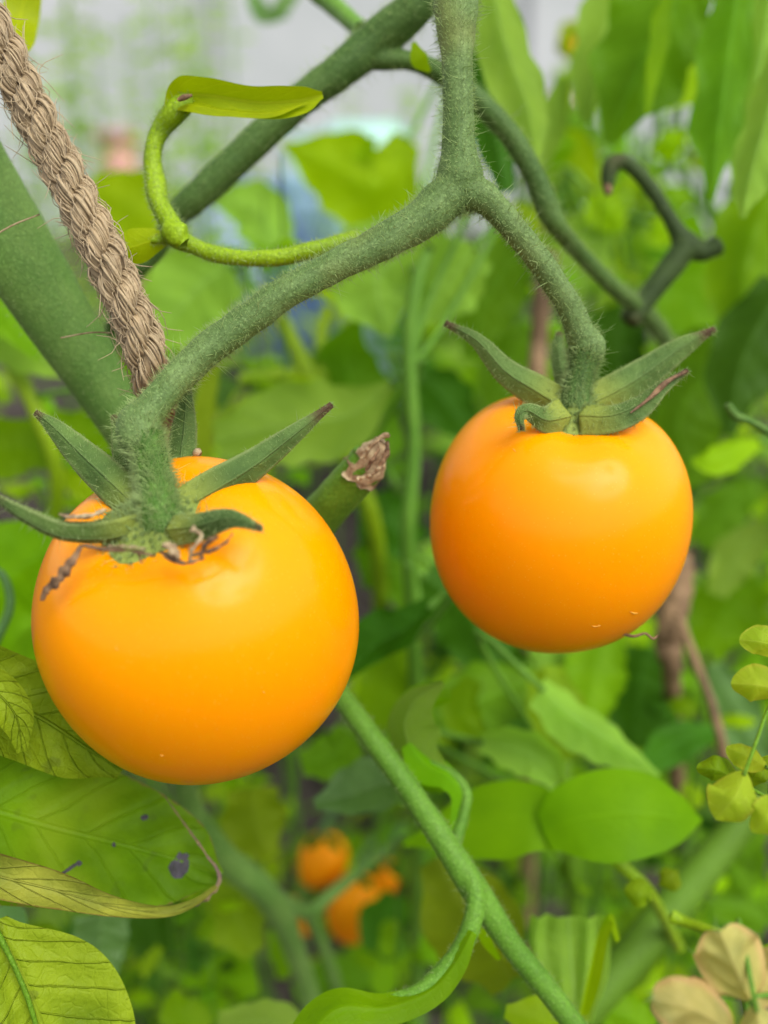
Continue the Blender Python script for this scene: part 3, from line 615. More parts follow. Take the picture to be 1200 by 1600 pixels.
# blossom behind
pb = thing('tomato_blossom', 'pale yellow flower with an orange petal above the second tomato', 'flower', V(900, 70, 3))
for k, (x, y, m) in enumerate([(880, 35, 'pod'), (925, 30, 'pod'), (870, 80, 'yellow'), (905, 100, 'pod')]):
    L(pb, [(900, 65, 3), ((900 + x) / 2, (65 + y) / 2, 2.95), (x, y, 3)], [6, 22, 6], m, name='petal')
mat_or = simple_mat('orange_petal', (.80, .33, .02), .6, (.7, .2, .02), 100, .3, trans=.3)
L(pb, [(900, 60, 2.9), (910, 85, 2.9), (908, 112, 2.9)], [6, 13, 6], mat_or, name='petal', label='orange petal')
stem('flower_stalk', [(900, 70, 3.05, 5), (890, 200, 3.1, 6), (880, 400, 3.3, 7)], mat_lime, pb)

# brown stake and dead stems
t = thing('brown_stake', 'thin brown stick behind the bent pedicel of the second tomato', 'stick', V(848, 560, 1.9))
stem('stick', [(858, 395, 1.9, 15), (850, 450, 1.9, 16), (842, 530, 1.9, 14), (836, 700, 1.95, 14), (820, 1500, 3.0, 14)], mat_stick, t)
t = thing('withered_stem', 'dry pinkish brown withered stem below the second tomato', 'dead stem', V(1050, 1000, 1.9))
stem('stalk', [(1062, 860, 1.85, 20), (1055, 930, 1.85, 24), (1045, 1000, 1.85, 22), (1050, 1060, 1.9, 14), (1060, 1300, 2.4, 12)], mat_stick, t, bump=.35)
stem('stalk', [(1060, 960, 1.8, 7), (1085, 1030, 1.75, 7), (1112, 1100, 1.7, 7), (1132, 1190, 1.7, 8), (1140, 1300, 1.9, 7)], mat_stick, t, bump=.2)
t = thing('dry_thread', 'curly dry brown thread stuck beneath the second tomato', 'thread', V(985, 992, 1.08))
stem('thread', [(968, 990, 1.07, 2.2), (990, 994, 1.06, 2.6), (1008, 990, 1.06, 2.2), (1020, 998, 1.06, 2), (1028, 992, 1.06, 1.6)], mat_dry, t, n=30, rs=6)

# old dark truss
t = thing('old_truss_fork', 'dark forked old fruit truss with a hooked end, over the second tomato', 'dead truss', V(1070, 380, 1.4))
blend('branches', [[(950, 300, 1.42, 7), (950, 280, 1.42, 12), (956, 258, 1.42, 14), (978, 254, 1.42, 12), (1012, 288, 1.42, 12), (1045, 338, 1.42, 12), (1072, 385, 1.42, 18)],
    [(1068, 378, 1.42, 20), (1095, 394, 1.42, 16), (1108, 390, 1.42, 15), (1122, 382, 1.42, 17)],
    [(1076, 380, 1.42, 20), (1050, 415, 1.42, 19), (1015, 460, 1.42, 17), (982, 502, 1.42, 18)]], mat_dead, t, voxel=.0003, hair=(1200, 60, 6, 16))
stem('scar', [(948, 290, 1.41, 7), (950, 304, 1.41, 5)], mat_dry, t, n=8, rs=8, bump=.5)

# ------------------------------------------------------------------ arching stem behind
ta = thing('arching_fruit_stalk', 'dark hairy arching stalk crossing behind the upright truss stem', 'stalk', V(640, 60, 1.2))
blend('stalk', [[(700, -60, 1.17, 29.2), (650, 10, 1.18, 29.2), (590, 62, 1.2, 31.8), (530, 112, 1.2, 27.5), (460, 165, 1.21, 24.9), (380, 240, 1.22, 24.9), (310, 305, 1.23, 24.1), (272, 340, 1.24, 18.9), (245, 395, 1.25, 12.0), (205, 440, 1.27, 10.3), (170, 520, 1.35, 10.3)],
    [(560, 80, 1.2, 18.9), (590, 92, 1.2, 17.2), (640, 95, 1.2, 14.6), (690, 115, 1.2, 16.3), (750, 160, 1.2, 17.2), (800, 215, 1.21, 17.2), (835, 275, 1.22, 17.2), (855, 325, 1.23, 18.9), (872, 355, 1.24, 15.5), (905, 395, 1.3, 12.9), (960, 450, 1.36, 12.9), (1010, 492, 1.45, 12.9), (1050, 545, 1.6, 12.0)]],
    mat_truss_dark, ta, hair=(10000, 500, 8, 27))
stem('side_branch', [(470, -30, 1.45, 14), (520, 8, 1.4, 15), (565, 48, 1.32, 14)], mat_lowstem, ta)
L(ta, [(646, 66, 1.16), (655, 92, 1.16), (672, 112, 1.17)], [4, 14, 3], 'lime')
L(ta, [(385, -30, 2.6), (410, 20, 2.6), (450, 25, 2.6)], [8, 16, 4], 'grey'); L(ta, [(480, -40, 2.6), (440, 10, 2.6), (410, 35, 2.6)], [8, 14, 4], 'grey')

# ------------------------------------------------------------------ thick main stem
tm = thing('main_stem', 'very thick smooth green main stem slanting down beside the twine', 'stem', V(60, 480, 1.15))
blend('stem', [[(-150, 60, 1.08, 68.6), (-70, 230, 1.1, 66.9), (10, 370, 1.12, 63.4), (80, 480, 1.14, 56.3), (150, 590, 1.16, 45.8), (205, 690, 1.17, 33.4), (250, 800, 1.2, 26.4), (290, 950, 1.3, 19.0), (300, 1120, 1.4, 18.4), (290, 1240, 1.5, 19.0), (345, 1335, 1.62, 21.8), (415, 1395, 1.7, 21.8), (455, 1470, 1.8, 17.0), (487, 1580, 1.95, 16.3), (500, 1750, 2.2, 16.3)],
    [(600, 1325, 1.95, 6.1), (575, 1350, 1.92, 8.2), (520, 1395, 1.9, 10.2), (480, 1425, 1.85, 10.9), (430, 1405, 1.73, 16.3)],
    [(478, 1425, 1.86, 9.5), (505, 1480, 1.95, 9.5), (530, 1560, 2.05, 9.5), (550, 1700, 2.3, 9.5)]], mat_main, tm, voxel=.0005, rs=26, bump=.03, bscale=120, smooth=8, hair=(9000, 200, 8, 26))

# cut stub with brown end
tc_ = thing('cut_side_stem', 'broken green side stem with a dry brown hollow end beside the front tomato', 'cut stem', V(520, 790, 1.1))
stem('stem', [(400, 910, 1.25, 34), (470, 840, 1.18, 34), (520, 785, 1.13, 33), (560, 740, 1.1, 32), (578, 716, 1.09, 30)], mat_truss_dark if False else mat_lowstem, tc_, rs=20, bump=.05)
def stub_end():
    g = Geo(); S, rad = hand_curve([(558, 745, 1.098, 31), (573, 724, 1.09, 29), (585, 707, 1.086, 24), (596, 688, 1.082, 11)], 14)
    tube_geo(g, S, rad, 18, .40, 900); return g.build('dry_end', mat_drywhite, tc_)
stub_end()
for k, pp in enumerate([[(560, 748, 1.06, 6), (580, 742, 1.055, 7), (596, 728, 1.055, 6)], [(566, 715, 1.06, 5), (580, 698, 1.055, 6), (598, 682, 1.06, 5), (608, 680, 1.06, 4)], [(590, 735, 1.055, 4), (602, 712, 1.055, 5), (606, 690, 1.06, 4)], [(572, 735, 1.055, 4), (584, 716, 1.05, 5), (592, 700, 1.055, 4)]]):
    stem('dry_flap', pp, mat_dry if pp[0][3] == 4 else mat_drywhite, tc_, n=24, rs=8, bump=1.0, bscale=1800, squash=.5)

# ------------------------------------------------------------------ twine
def twine():
    t = thing('jute_twine', 'coarse three strand brown twine tied beside the thick main stem', 'twine', V(120, 300, .98))
    A, _ = hand_curve([(-110, -160, .98, 38), (-50, -30, .985, 38), (5, 80, .99, 40), (60, 190, .99, 41), (115, 300, .985, 41), (165, 400, .98, 41), (205, 490, .985, 40), (236, 580, 1.0, 36), (256, 660, 1.08, 34), (270, 740, 1.18, 34)], 260)
    T, N, B = frames(A); seg = np.concatenate([[0], np.cumsum(np.linalg.norm(np.diff(A, axis=0), axis=1))]); Rr = px2m(16, .985)
    mj = NT('jute'); tcx = mj.n('TexCoord').outputs['Object']; oi = mj.noise(tcx, 260, 4, .6); n2 = mj.noise(tcx, 2500, 3, .7)
    sepj = mj.n('SeparateXYZ'); mj.l(mj.n('UVMap').outputs[0], sepj.inputs[0])
    col = mj.mix(mj.ramp(oi, .3, .7), (.20, .135, .065, 1), (.34, .245, .13, 1)); col = mj.mix(mj.math('MULTIPLY', sepj.outputs[0], .55), col, (.50, .39, .23, 1)); col = mj.mix(mj.math('MULTIPLY', mj.ramp(n2, .5, .3), .45), col, (.11, .06, .025, 1))
    b = mj.n('BsdfPrincipled'); mj.l(col, b.inputs['Base Color']); b.inputs['Roughness'].default_value = .6; b.inputs['Sheen Weight'].default_value = .2
    mj.l(b.outputs[0], mj.out.inputs[0]); mj = mj.m
    pitch = px2m(150, 1); rnd = random.Random(9)
    for k in range(3):
        g = Geo(); cen = []
        for i in range(len(A)):
            a = 2 * math.pi * (seg[i] / pitch + k / 3); cen.append(A[i] + (N[i] * math.cos(a) + B[i] * math.sin(a)) * Rr)
        cen = np.array(cen); T2, N2, B2 = frames(cen)
        tube_geo(g, cen, [Rr * .86] * len(cen), 12, .2, 900)
        s2 = np.concatenate([[0], np.cumsum(np.linalg.norm(np.diff(cen, axis=0), axis=1))])
        for m in range(22):      # yarn fibres winding round the strand the other way
            fib = []; ph = 2 * math.pi * m / 22 + rnd.uniform(-.15, .15); rr = rnd.uniform(.80, 1.12); fr = rnd.uniform(.05, .19)
            for i in range(len(cen)):
                a = ph - 2 * math.pi * s2[i] / (pitch * .62); wob = 1 + .26 * noise.noise(Vector((i * .06, m, k))); a += .5 * noise.noise(Vector((i * .045, m * 2.3, k + 5)))
                fib.append(cen[i] + (N2[i] * math.cos(a) + B2[i] * math.sin(a)) * Rr * rr * wob)
            b0 = len(g.v); tube_geo(g, np.array(fib), [Rr * fr * (1 + .35 * noise.noise(Vector((i * .11, m * 3, k)))) for i in range(len(fib))], 5, cap=False)
            c = rnd.random()
            g.uv[b0:] = [(c, uu[1]) for uu in g.uv[b0:]]
        g.build('strand', mj, t)
    g = Geo()
    for q in range(1500):          # loose fibres
        i = rnd.randint(2, len(A) - 30); a = rnd.uniform(0, 6.3); d = N[i] * math.cos(a) + B[i] * math.sin(a); L_ = px2m(rnd.choice([12, 18, 24, 34, 60]), 1) * rnd.uniform(.5, 1.2)
        p = A[i] + d * Rr * 1.75; tt = T[i] * rnd.choice([-1, 1])
        C = catmull([p, p + nz(d * .5 + tt) * L_ * .5, p + nz(d * rnd.uniform(-.1, .7) + tt * 1.1 + np.random.randn(3) * .4) * L_], 6)
        tube_geo(g, C, [px2m(.9, 1), px2m(.8, 1), px2m(.7, 1), px2m(.6, 1), px2m(.5, 1), px2m(.3, 1)], 4, cap=False); 
    g.uv = [(.9, x[1]) for x in g.uv]
    o = g.build('loose_fibres', mj, t); o['kind'] = 'stuff'
twine()
t = thing('spider_thread', 'thin pale thread lying across the thick main stem', 'thread', V(30, 350, 1.02))
stem('thread', [(-20, 375, 1.01, 1.4), (20, 352, 1.01, 1.4), (62, 335, 1.02, 1.2)], mat_drywhite, t, n=20, rs=5, bump=0)
stem('thread', [(95, 528, 1.04, 1.2), (140, 520, 1.03, 1.3), (175, 520, 1.03, 1)], mat_drywhite, t, n=20, rs=5, bump=0)

# ------------------------------------------------------------------ curled lime shoot
ty = thing('curled_shoot', 'curled lime yellow shoot bending round the arching stalk', 'shoot', V(265, 370, 1.05))
blend('stem', [[(300, 156, 1.06, 12), (274, 174, 1.06, 18), (252, 200, 1.07, 17), (240, 232, 1.07, 15), (240, 275, 1.07, 16), (252, 325, 1.06, 17), (272, 360, 1.05, 19), (278, 372, 1.05, 16)],
    [(262, 350, 1.05, 15), (278, 370, 1.05, 19), (300, 384, 1.05, 15), (335, 397, 1.05, 13), (390, 405, 1.05, 12), (440, 402, 1.05, 12), (500, 388, 1.06, 13), (560, 370, 1.08, 13)],
    [(278, 370, 1.05, 14), (255, 372, 1.05, 9), (235, 378, 1.05, 5)]], mat_lime, ty, bump=.30, bscale=260, hair=(3200, 120, 6, 15))
stem('node', [(262, 352, 1.045, 12), (274, 366, 1.04, 19), (288, 380, 1.042, 13)], mat_lime, ty, n=16, bump=.3, bscale=900)
def curled(pts, w, mat, name, **k):
    return L(ty, pts, w, mat, name=name, n=40, **k)
curled([(262, 178, 1.06), (285, 150, 1.06), (330, 150, 1.05), (400, 160, 1.05), (460, 158, 1.05), (504, 148, 1.05)], [10, 20, 27, 26, 25, 23, 23, 24, 22, 17, 5], 'yellow', 'leaf_blade', label='long blunt lime leaf lying flat across the arching stalk', fold=-.55, cup=-.2)
curled([(268, 170, 1.055), (300, 164, 1.04), (350, 172, 1.04), (420, 176, 1.04), (480, 160, 1.045)], [3, 16, 12, 10, 2], 'yellow', 'leaf_fold', roll=1.1, fold=.3)
curled([(270, 372, 1.05), (240, 376, 1.05), (208, 386, 1.05), (178, 392, 1.05)], [6, 20, 27, 12], 'yellow', 'leaflet', label='small round lime leaflet beside the twine', cup=.3, fold=.1)
stem('brown_mark', [(278, 156, 1.035, 3), (288, 152, 1.034, 5), (300, 149, 1.036, 2)], mat_dry, ty, n=10, rs=8)

# ------------------------------------------------------------------ fruit truss with both arms
tt = thing('fruit_truss', 'hairy green forked fruit stalk carrying both ripe orange tomatoes', 'fruit stalk', V(720, 290, 1.0))
blend('stalk', [
    [(716, -120, 1.02, 32.4), (714, -20, 1.02, 34.2), (712, 20, 1.01, 34.2), (714, 90, 1.0, 25.2), (716, 170, 1.0, 25.2), (716, 230, 1.0, 27.9), (718, 275, 1.0, 36.0), (716, 305, 1.0, 30.6)],
    [(728, 296, 1.0, 28.8), (700, 308, 1.0, 34.2), (660, 342, .995, 31.5), (600, 378, .99, 27.9), (520, 418, .98, 25.2), (440, 462, .97, 26.1), (380, 505, .965, 26.1), (320, 550, .96, 27.0), (270, 598, .95, 25.2), (236, 640, .94, 26.1), (216, 664, .935, 36.0), (220, 688, .93, 33.3), (224, 700, .93, 27.0)],
    [(712, 300, 1.0, 28.8), (750, 306, 1.0, 26.9), (780, 332, 1.005, 21.8), (820, 378, 1.01, 20.2), (858, 428, 1.02, 20.2), (890, 480, 1.03, 21.0), (906, 520, 1.04, 23.5), (918, 542, 1.045, 28.6), (912, 560, 1.045, 23.5)]],
    mat_truss, tt, hair=(15000, 750, 8, 28), bump=.10)

# ------------------------------------------------------------------ tomatoes
def tomato_body(parent, c, r, axis, mat, squish=.93, lobes=.012, seed=1, point=.0, dimple=.16, name='fruit'):
    axis = nz(axis); n1 = nz(np.cross(axis, [.2, 1, .1])); n2 = np.cross(axis, n1); g = Geo(); nv, nu_ = 72, 96; rnd = random.Random(seed); ph = rnd.uniform(0, 6)
    for i in range(nv + 1):
        th = math.pi * i / nv
        for j in range(nu_):
            a = 2 * math.pi * j / nu_; ct, st = math.cos(th), math.sin(th)
            rr = r * (1 + lobes * math.cos(5 * a + ph) * math.exp(-((th - .5) / .5) ** 2) + lobes * .7 * math.cos(3 * a + ph * 2) * st)
            x = st * (1 - .0 * ct); z = ct * squish
            z -= dimple * math.exp(-(th / .34) ** 2); z += point * -math.exp(-((math.pi - th) / .25) ** 2)
            q = 1 + .035 * math.sin(2 * th) ** 2                      # slightly square shouldered
            g.v.append(c + (n1 * math.cos(a) * x + n2 * math.sin(a) * x + axis * z) * rr * q); g.uv.append((j / nu_, i / nv))
    g.f = [(i * nu_ + j, (i + 1) * nu_ + j, (i + 1) * nu_ + (j + 1) % nu_, i * nu_ + (j + 1) % nu_) for i in range(nv) for j in range(nu_)]
    return g.build(name, mat, parent)
def hub(parent, c, axis, rx, h):
    axis = nz(axis); n1 = nz(np.cross(axis, [.2, 1, .1])); n2 = np.cross(axis, n1); g = Geo(); hp = []
    for i in range(9):
        th = i / 8
        for j in range(28):
            a = 2 * math.pi * j / 28; rr = rx * th * (1 + .12 * math.cos(5 * a)); p = c + n1 * math.cos(a) * rr + n2 * math.sin(a) * rr + axis * (h * (1 - th) ** 1.25 * 1.0 + px2m(3, 1) * noise.noise(Vector((i, j, 1))))
            g.v.append(p); g.uv.append((j / 28, th)); hp.append((p, nz(axis + (n1 * math.cos(a) + n2 * math.sin(a)) * th * .8), nz(n1 * math.cos(a)), rx * .2))
    g.f = [(i * 28 + j, (i + 1) * 28 + j, (i + 1) * 28 + (j + 1) % 28, i * 28 + (j + 1) % 28) for i in range(8) for j in range(28)]
    o = g.build('calyx', mat_calyx_disc, parent); return o, hp
def sepal(par, pts, w, label=None, hair=(4200, 200, 7, 17), mat=None, **k):
    k.setdefault('fold', .6); k.setdefault('quilt', .06)
    Q = catmull([(p[0], p[1], p[2] * 400.0) for p in pts], 34)
    o = L(None, pts, w, mat or mat_calyx, name='sepal', n=34, nu=10, label=label, **k); o.parent = par
    md = o.modifiers.new('thickness', 'SOLIDIFY'); md.thickness = px2m(9, 1); md.offset = 0
    vv = [(np.array(v.co), np.array(v.normal)) for v in o.data.vertices]; hp = []
    for co, nn in vv: hp.append((co, nn, np.array([0, 0, 1.]), px2m(5, 1))); hp.append((co, -nn, np.array([0, 0, 1.]), px2m(5, 1)))
    hairs(hp, hair, o, mat_hair); return o

# front left tomato
cL = V(313, 966, 1.0); rL = px2m(244.5, 1.0); axL = camdir(-.20, .70, .68)
tl = thing('tomato', 'largest ripe orange yellow tomato, with a ragged calyx and dry brown scraps', 'tomato', cL)
tomato_body(tl, cL, rL, axL, mat_tomato, .995, .010, 3)
hc = cL + axL * rL * .87; hubL, hp = hub(tl, hc, axL, px2m(98, .9), px2m(48, .9)); hairs(hp, (5000, 400, 9, 22), hubL, mat_hair)
stem('pedicel', [(224, 684, .93, 30), (234, 712, .925, 26), (241, 750, .915, 27), (246, 780, .90, 29), (250, 802, .895, 33), (254, 822, .895, 38), (258, 842, .91, 44)], mat_pedicel, tl, n=50, rs=24, ridges=9, hair=(6500, 420, 10, 24))
HL = hubL
sepal(HL, [(232, 808, .90), (190, 768, .92), (130, 712, .94), (85, 668, .955), (56, 645, .96)], [22, 29, 25, 15, 3], label='grey green sepal standing up towards the thick stem')
sepal(HL, [(235, 820, .89), (170, 838, .87), (100, 836, .855), (45, 812, .845), (-15, 770, .84)], [20, 22, 18, 14, 3], roll=.85, label='long sepal edge-on with a dark withered tip')
sepal(HL, [(265, 805, .90), (330, 768, .91), (395, 728, .925), (455, 682, .935), (518, 632, .945)], [25, 29, 23, 14, 3], roll=-.15, label='long pointed sepal across the shoulder of the fruit')
sepal(HL, [(262, 828, .87), (310, 822, .845), (360, 810, .83), (408, 826, .825)], [22, 20, 13, 3], roll=.2, label='short sepal with a withered purple tip')
sepal(HL, [(262, 800, .93), (278, 740, .97), (288, 670, 1.0), (292, 596, 1.02)], [17, 22, 18, 5])
sepal(HL, [(215, 790, .94), (200, 740, .97), (190, 690, .985), (178, 650, 1.0)], [15, 18, 15, 3])
for k, (pts, m) in enumerate([
    ([(128, 852, .845, 4), (112, 878, .84, 7), (92, 902, .842, 9), (72, 925, .85, 6), (64, 938, .855, 3)], mat_dry),
    ([(92, 803, .85, 3), (115, 808, .85, 7), (140, 806, .85, 8), (164, 796, .86, 6)], mat_drywhite),
    ([(130, 852, .84, 4), (165, 858, .835, 6), (200, 860, .832, 5), (240, 868, .83, 5)], mat_dry),
    ([(170, 853, .83, 3), (200, 854, .828, 4), (228, 858, .826, 3)], mat_drywhite),
    ([(250, 862, .83, 6), (268, 874, .825, 7), (292, 880, .82, 7), (318, 872, .82, 5)], mat_dry),
    ([(300, 868, .82, 4), (330, 860, .82, 6), (352, 848, .822, 5), (364, 834, .825, 2)], mat_dry),
    ([(312, 876, .82, 3), (322, 850, .815, 5), (340, 838, .815, 3)], mat_dry),
    ([(296, 878, .818, 3), (300, 858, .815, 4), (315, 838, .815, 3), (300, 826, .82, 6)], mat_drywhite),
    ([(262, 850, .825, 10), (272, 862, .82, 9), (280, 872, .82, 4)], mat_drywhite),
    ([(215, 862, .835, 2), (218, 872, .833, 4), (222, 880, .833, 2)], mat_dry)]):
    stem('dry_scrap', pts, m, hubL, n=30, rs=8, bump=1.1, bscale=1500, squash=.45)
for o in [c for c in hubL.children if c.name.startswith('dry_scrap')]: pass
stem('pale_blob', [(304, 704, .99, 5), (308, 707, .99, 8), (313, 710, .99, 5)], mat_drywhite, hubL, n=10, rs=10, bump=.1)

# second tomato
cR = V(870, 813, 1.12); rR = px2m(200, 1.12); axR = camdir(.05, .84, .52)
t2 = thing('tomato', 'smaller ripe orange yellow tomato, with a tidy star of green sepals', 'tomato', cR)
tomato_body(t2, cR, rR, axR, mat_tomato, 1.0, .014, 8)
hc2 = cR + axR * rR * .82; hubR, hp = hub(t2, hc2, axR, px2m(76, 1.05), px2m(60, 1.05)); hairs(hp, (4000, 240, 8, 18), hubR, mat_hair)
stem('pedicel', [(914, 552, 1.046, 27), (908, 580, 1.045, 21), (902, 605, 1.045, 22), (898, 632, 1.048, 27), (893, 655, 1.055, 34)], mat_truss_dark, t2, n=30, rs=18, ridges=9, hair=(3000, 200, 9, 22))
sepal(hubR, [(885, 640, 1.04), (840, 612, 1.045), (790, 580, 1.05), (745, 532, 1.055), (696, 505, 1.06)], [25, 24, 18, 10, 3], label='thin sepal with a rusty curled tip')
sepal(hubR, [(890, 650, 1.02), (855, 656, 1.0), (825, 642, .99), (812, 650, .985), (815, 672, .985)], [29, 20, 12, 7, 3], label='short sepal hooked downwards')
sepal(hubR, [(910, 636, 1.045), (960, 612, 1.06), (1010, 582, 1.075), (1062, 545, 1.085), (1116, 514, 1.09)], [25, 27, 24, 16, 3], label='long blue green sepal spread outwards')
sepal(hubR, [(905, 650, 1.02), (955, 650, 1.01), (1000, 632, 1.015), (1035, 604, 1.02), (1074, 580, 1.03)], [27, 23, 19, 10, 3], roll=.5, label='lower sepal with a brown edge')
sepal(hubR, [(892, 622, 1.06), (878, 580, 1.10), (872, 545, 1.12), (874, 520, 1.13)], [15, 13, 10, 4])
stem('brown_edge', [(985, 645, 1.005, 1.5), (1015, 622, 1.008, 3.5), (1040, 598, 1.012, 4), (1072, 580, 1.02, 3)], mat_dry, hubR, n=24, rs=7, bump=.4)

# small distant tomatoes
for (x, y, z, rx, ry, ax, lb) in [(503, 1345, 2.5, 38, 48, (.5, .7, .4), 'small distant orange tomato crossed by a thin green stalk'),
                                  (553, 1418, 2.4, 43, 60, (.15, .9, .35), 'small distant orange tomato, lowest and largest of the blurred cluster'),
                                  (598, 1375, 2.6, 24, 36, (.2, .9, .35), 'small distant orange tomato half hidden behind the lowest of its cluster'),
                                  (470, 1432, 2.7, 20, 34, (-.2, .9, .35), 'sliver of a distant orange tomato behind the bluish stem')]:
    c = V(x, y, z); t = thing('small_tomato', lb, 'tomato', c, 'distant small tomatoes')
    tomato_body(t, c, px2m(rx, z), camdir(*ax), mat_tomato_small, ry / rx, .0, 4)
    stem('pedicel', [(x + 2, y - ry + 8, z - .02, 6), (x + 12, y - ry - 20, z, 5), (x + 30, y - ry - 45, z + .1, 6)], mat_bluestem, t, n=12, rs=8)
    L(t, [(x + 2, y - ry + 10, z - .08), (x + 18, y - ry + 20, z - .12), (x + 30, y - ry + 34, z - .1)], [3, 8, 2], 'dark', name='sepal')
    L(t, [(x + 2, y - ry + 10, z - .08), (x - 14, y - ry + 20, z - .12), (x - 26, y - ry + 30, z - .1)], [3, 8, 2], 'dark', name='sepal')

# ------------------------------------------------------------------ ageing leaves lower left
mat_margin = simple_mat('purplish_dead_margin', (.13, .085, .07), .85, (.20, .17, .04), 400, 1, .0005)
ts = thing('ageing_leaf', 'large ageing green leaf with grey blotches and a purple edge under the front tomato', 'leaf', V(0, 1280, 1.1))
L(ts, [(-120, 1250, 1.02), (-20, 1265, 1.03), (90, 1295, 1.05), (190, 1320, 1.08), (280, 1345, 1.1), (344, 1372, 1.1)], [90, 122, 130, 118, 104, 88, 62, 12], 'sick', name='blade', n=60, nu=24, fold=.0, cup=.22, quilt=.12, qn=6, wav=.06, wn=3)
L(ts, [(-90, 1345, .99), (0, 1370, .99), (90, 1392, 1.0), (170, 1415, 1.02), (250, 1425, 1.05), (300, 1412, 1.06), (338, 1385, 1.08)], [34, 32, 28, 18, 10, 7, 3], 'roll', name='rolled_margin', n=50, cup=-.7, wav=.2, wn=4, label='yellow rolled margin')
stem('purple_margin', [(258, 1245, 1.10, 2), (290, 1290, 1.10, 2), (322, 1335, 1.09, 3), (343, 1368, 1.09, 4), (332, 1394, 1.08, 6), (300, 1414, 1.07, 6), (262, 1426, 1.06, 2)], mat_margin, ts, n=90, rs=8, bump=1.2, bscale=1100, squash=.6)
mat_spot = simple_mat('grey_leaf_spot', (.06, .055, .07), .8, (.03, .03, .03), 900, .8, .0003)
def spot(x, y, z, rx, ry, rot, par):
    g = Geo(); n = 18; c = V(x, y, z); g.v.append(c - nz(c - CAMP) * px2m(1.5, 1)); g.uv.append((0, 0))
    for k in range(n):
        a = 2 * math.pi * k / n; q = 1 + .35 * noise.noise(Vector((math.cos(a) * 1.5, math.sin(a) * 1.5, x))); u_, v_ = rx * math.cos(a) * q, ry * math.sin(a) * q
        g.v.append(V(x + u_ * math.cos(rot) - v_ * math.sin(rot), y + u_ * math.sin(rot) + v_ * math.cos(rot), z)); g.uv.append((0, 0))
    g.f = [(0, 1 + k, 1 + (k + 1) % n) for k in range(n)]; return g.build('leaf_spot', mat_spot, par)
SPOTS = [(282, 1352, 15, 21, .3), (226, 1277, 6, 5, 0), (178, 1320, 3, 4, 0), (108, 1358, 20, 2.6, -.6), (124, 1349, 5, 4, 0)]
tf = thing('folded_leaf', 'olive quilted leaf tip folded over the ageing leaf beside the front tomato', 'leaf', V(60, 1140, 1.08))
L(tf, [(-110, 1040, .99), (-30, 1080, 1.0), (60, 1120, 1.02), (130, 1165, 1.04), (190, 1205, 1.06)], [70, 74, 72, 56, 14], 'sick2', name='blade', n=50, nu=20, cup=-.25, quilt=.12, qn=5, wav=.08)
L(tf, [(-70, 1060, .96), (-10, 1080, .955), (25, 1120, .96), (35, 1175, .97)], [36, 34, 26, 8], 'sick2', name='folded_flap', n=30, nu=14, cup=-.4, quilt=.12)
tb = thing('veined_leaf', 'yellow green leaf with deep branching veins in the bottom corner', 'leaf', V(40, 1560, 1.0))
L(tb, [(-10, 1440, .98), (30, 1520, .98), (70, 1620, .98), (120, 1760, .98)], [20, 112, 132, 100], 'sick2', name='blade', n=50, nu=36, cup=.0, quilt=.05, qn=5, fold=-.12, pleat=.07)
stem('midrib', [(-5, 1455, .975, 5), (25, 1515, .975, 4), (50, 1580, .975, 4), (70, 1660, .98, 3)], mat_olive, tb, n=30, rs=8)

# ------------------------------------------------------------------ lower stem with curled leaves
tw = thing('lower_stem', 'smooth green stem running down between the tomatoes with curling leaf stalks', 'stem', V(740, 1385, 1.1))
blend('stem', [[(430, 930, 1.35, 16.2), (500, 1045, 1.25, 17.1), (560, 1125, 1.18, 18.0), (640, 1235, 1.14, 18.9), (700, 1325, 1.11, 20.7), (745, 1395, 1.1, 23.4), (800, 1478, 1.1, 18.9), (860, 1552, 1.1, 18.9), (925, 1640, 1.1, 18.9)],
    [(725, 1350, 1.1, 12.6), (740, 1385, 1.09, 16.2), (742, 1425, 1.08, 16.2), (722, 1480, 1.07, 16.2), (690, 1520, 1.06, 15.3), (650, 1550, 1.05, 11.7), (600, 1560, 1.05, 7.2)],
    [(748, 1400, 1.12, 10.8), (730, 1360, 1.13, 11.7), (712, 1320, 1.15, 9.9), (722, 1280, 1.17, 9.0), (728, 1240, 1.18, 8.1), (708, 1212, 1.19, 8.1), (672, 1196, 1.2, 7.2)]], mat_lowstem, tw, voxel=.00028, bump=.05, hair=(3500, 60, 5, 14))
L(tw, [(738, 1455, 1.06), (712, 1505, 1.05), (670, 1550, 1.04), (600, 1575, 1.03), (530, 1575, 1.02), (488, 1620, 1.01), (480, 1700, 1.0)], [8, 18, 22, 26, 36, 44, 40], 'vivid', name='leaf', n=50, fold=.45, roll=-.3, quilt=.10, label='bright leaf arching down at the bottom edge')
stem('leaf_stalk', [(742, 1390, 1.12, 14), (722, 1350, 1.14, 12), (712, 1320, 1.16, 10), (722, 1280, 1.17, 9), (728, 1240, 1.18, 9), (708, 1212, 1.19, 9), (672, 1196, 1.2, 10)], mat_lowstem, tw, n=60)
L(tw, [(700, 1215, 1.19), (655, 1190, 1.2), (632, 1140, 1.2), (648, 1095, 1.2), (692, 1066, 1.2)], [12, 44, 48, 34, 6], 'pale', n=44, roll=.6, fold=.5, label='curling grey green leaf rising from the lower stem')
L(tw, [(700, 1230, 1.22), (662, 1200, 1.23), (650, 1150, 1.24), (668, 1100, 1.25), (705, 1090, 1.26)], [14, 38, 42, 36, 10], 'vivid', n=44, roll=-.6, fold=.4)
L(tw, [(706, 1325, 1.145), (718, 1285, 1.165), (722, 1240, 1.175), (700, 1212, 1.18), (664, 1192, 1.19), (640, 1160, 1.2)], [6, 13, 17, 20, 28, 14], 'vivid', n=44, roll=-.4, fold=.5, label='narrow ribbon of leaf running along the curled stalk')
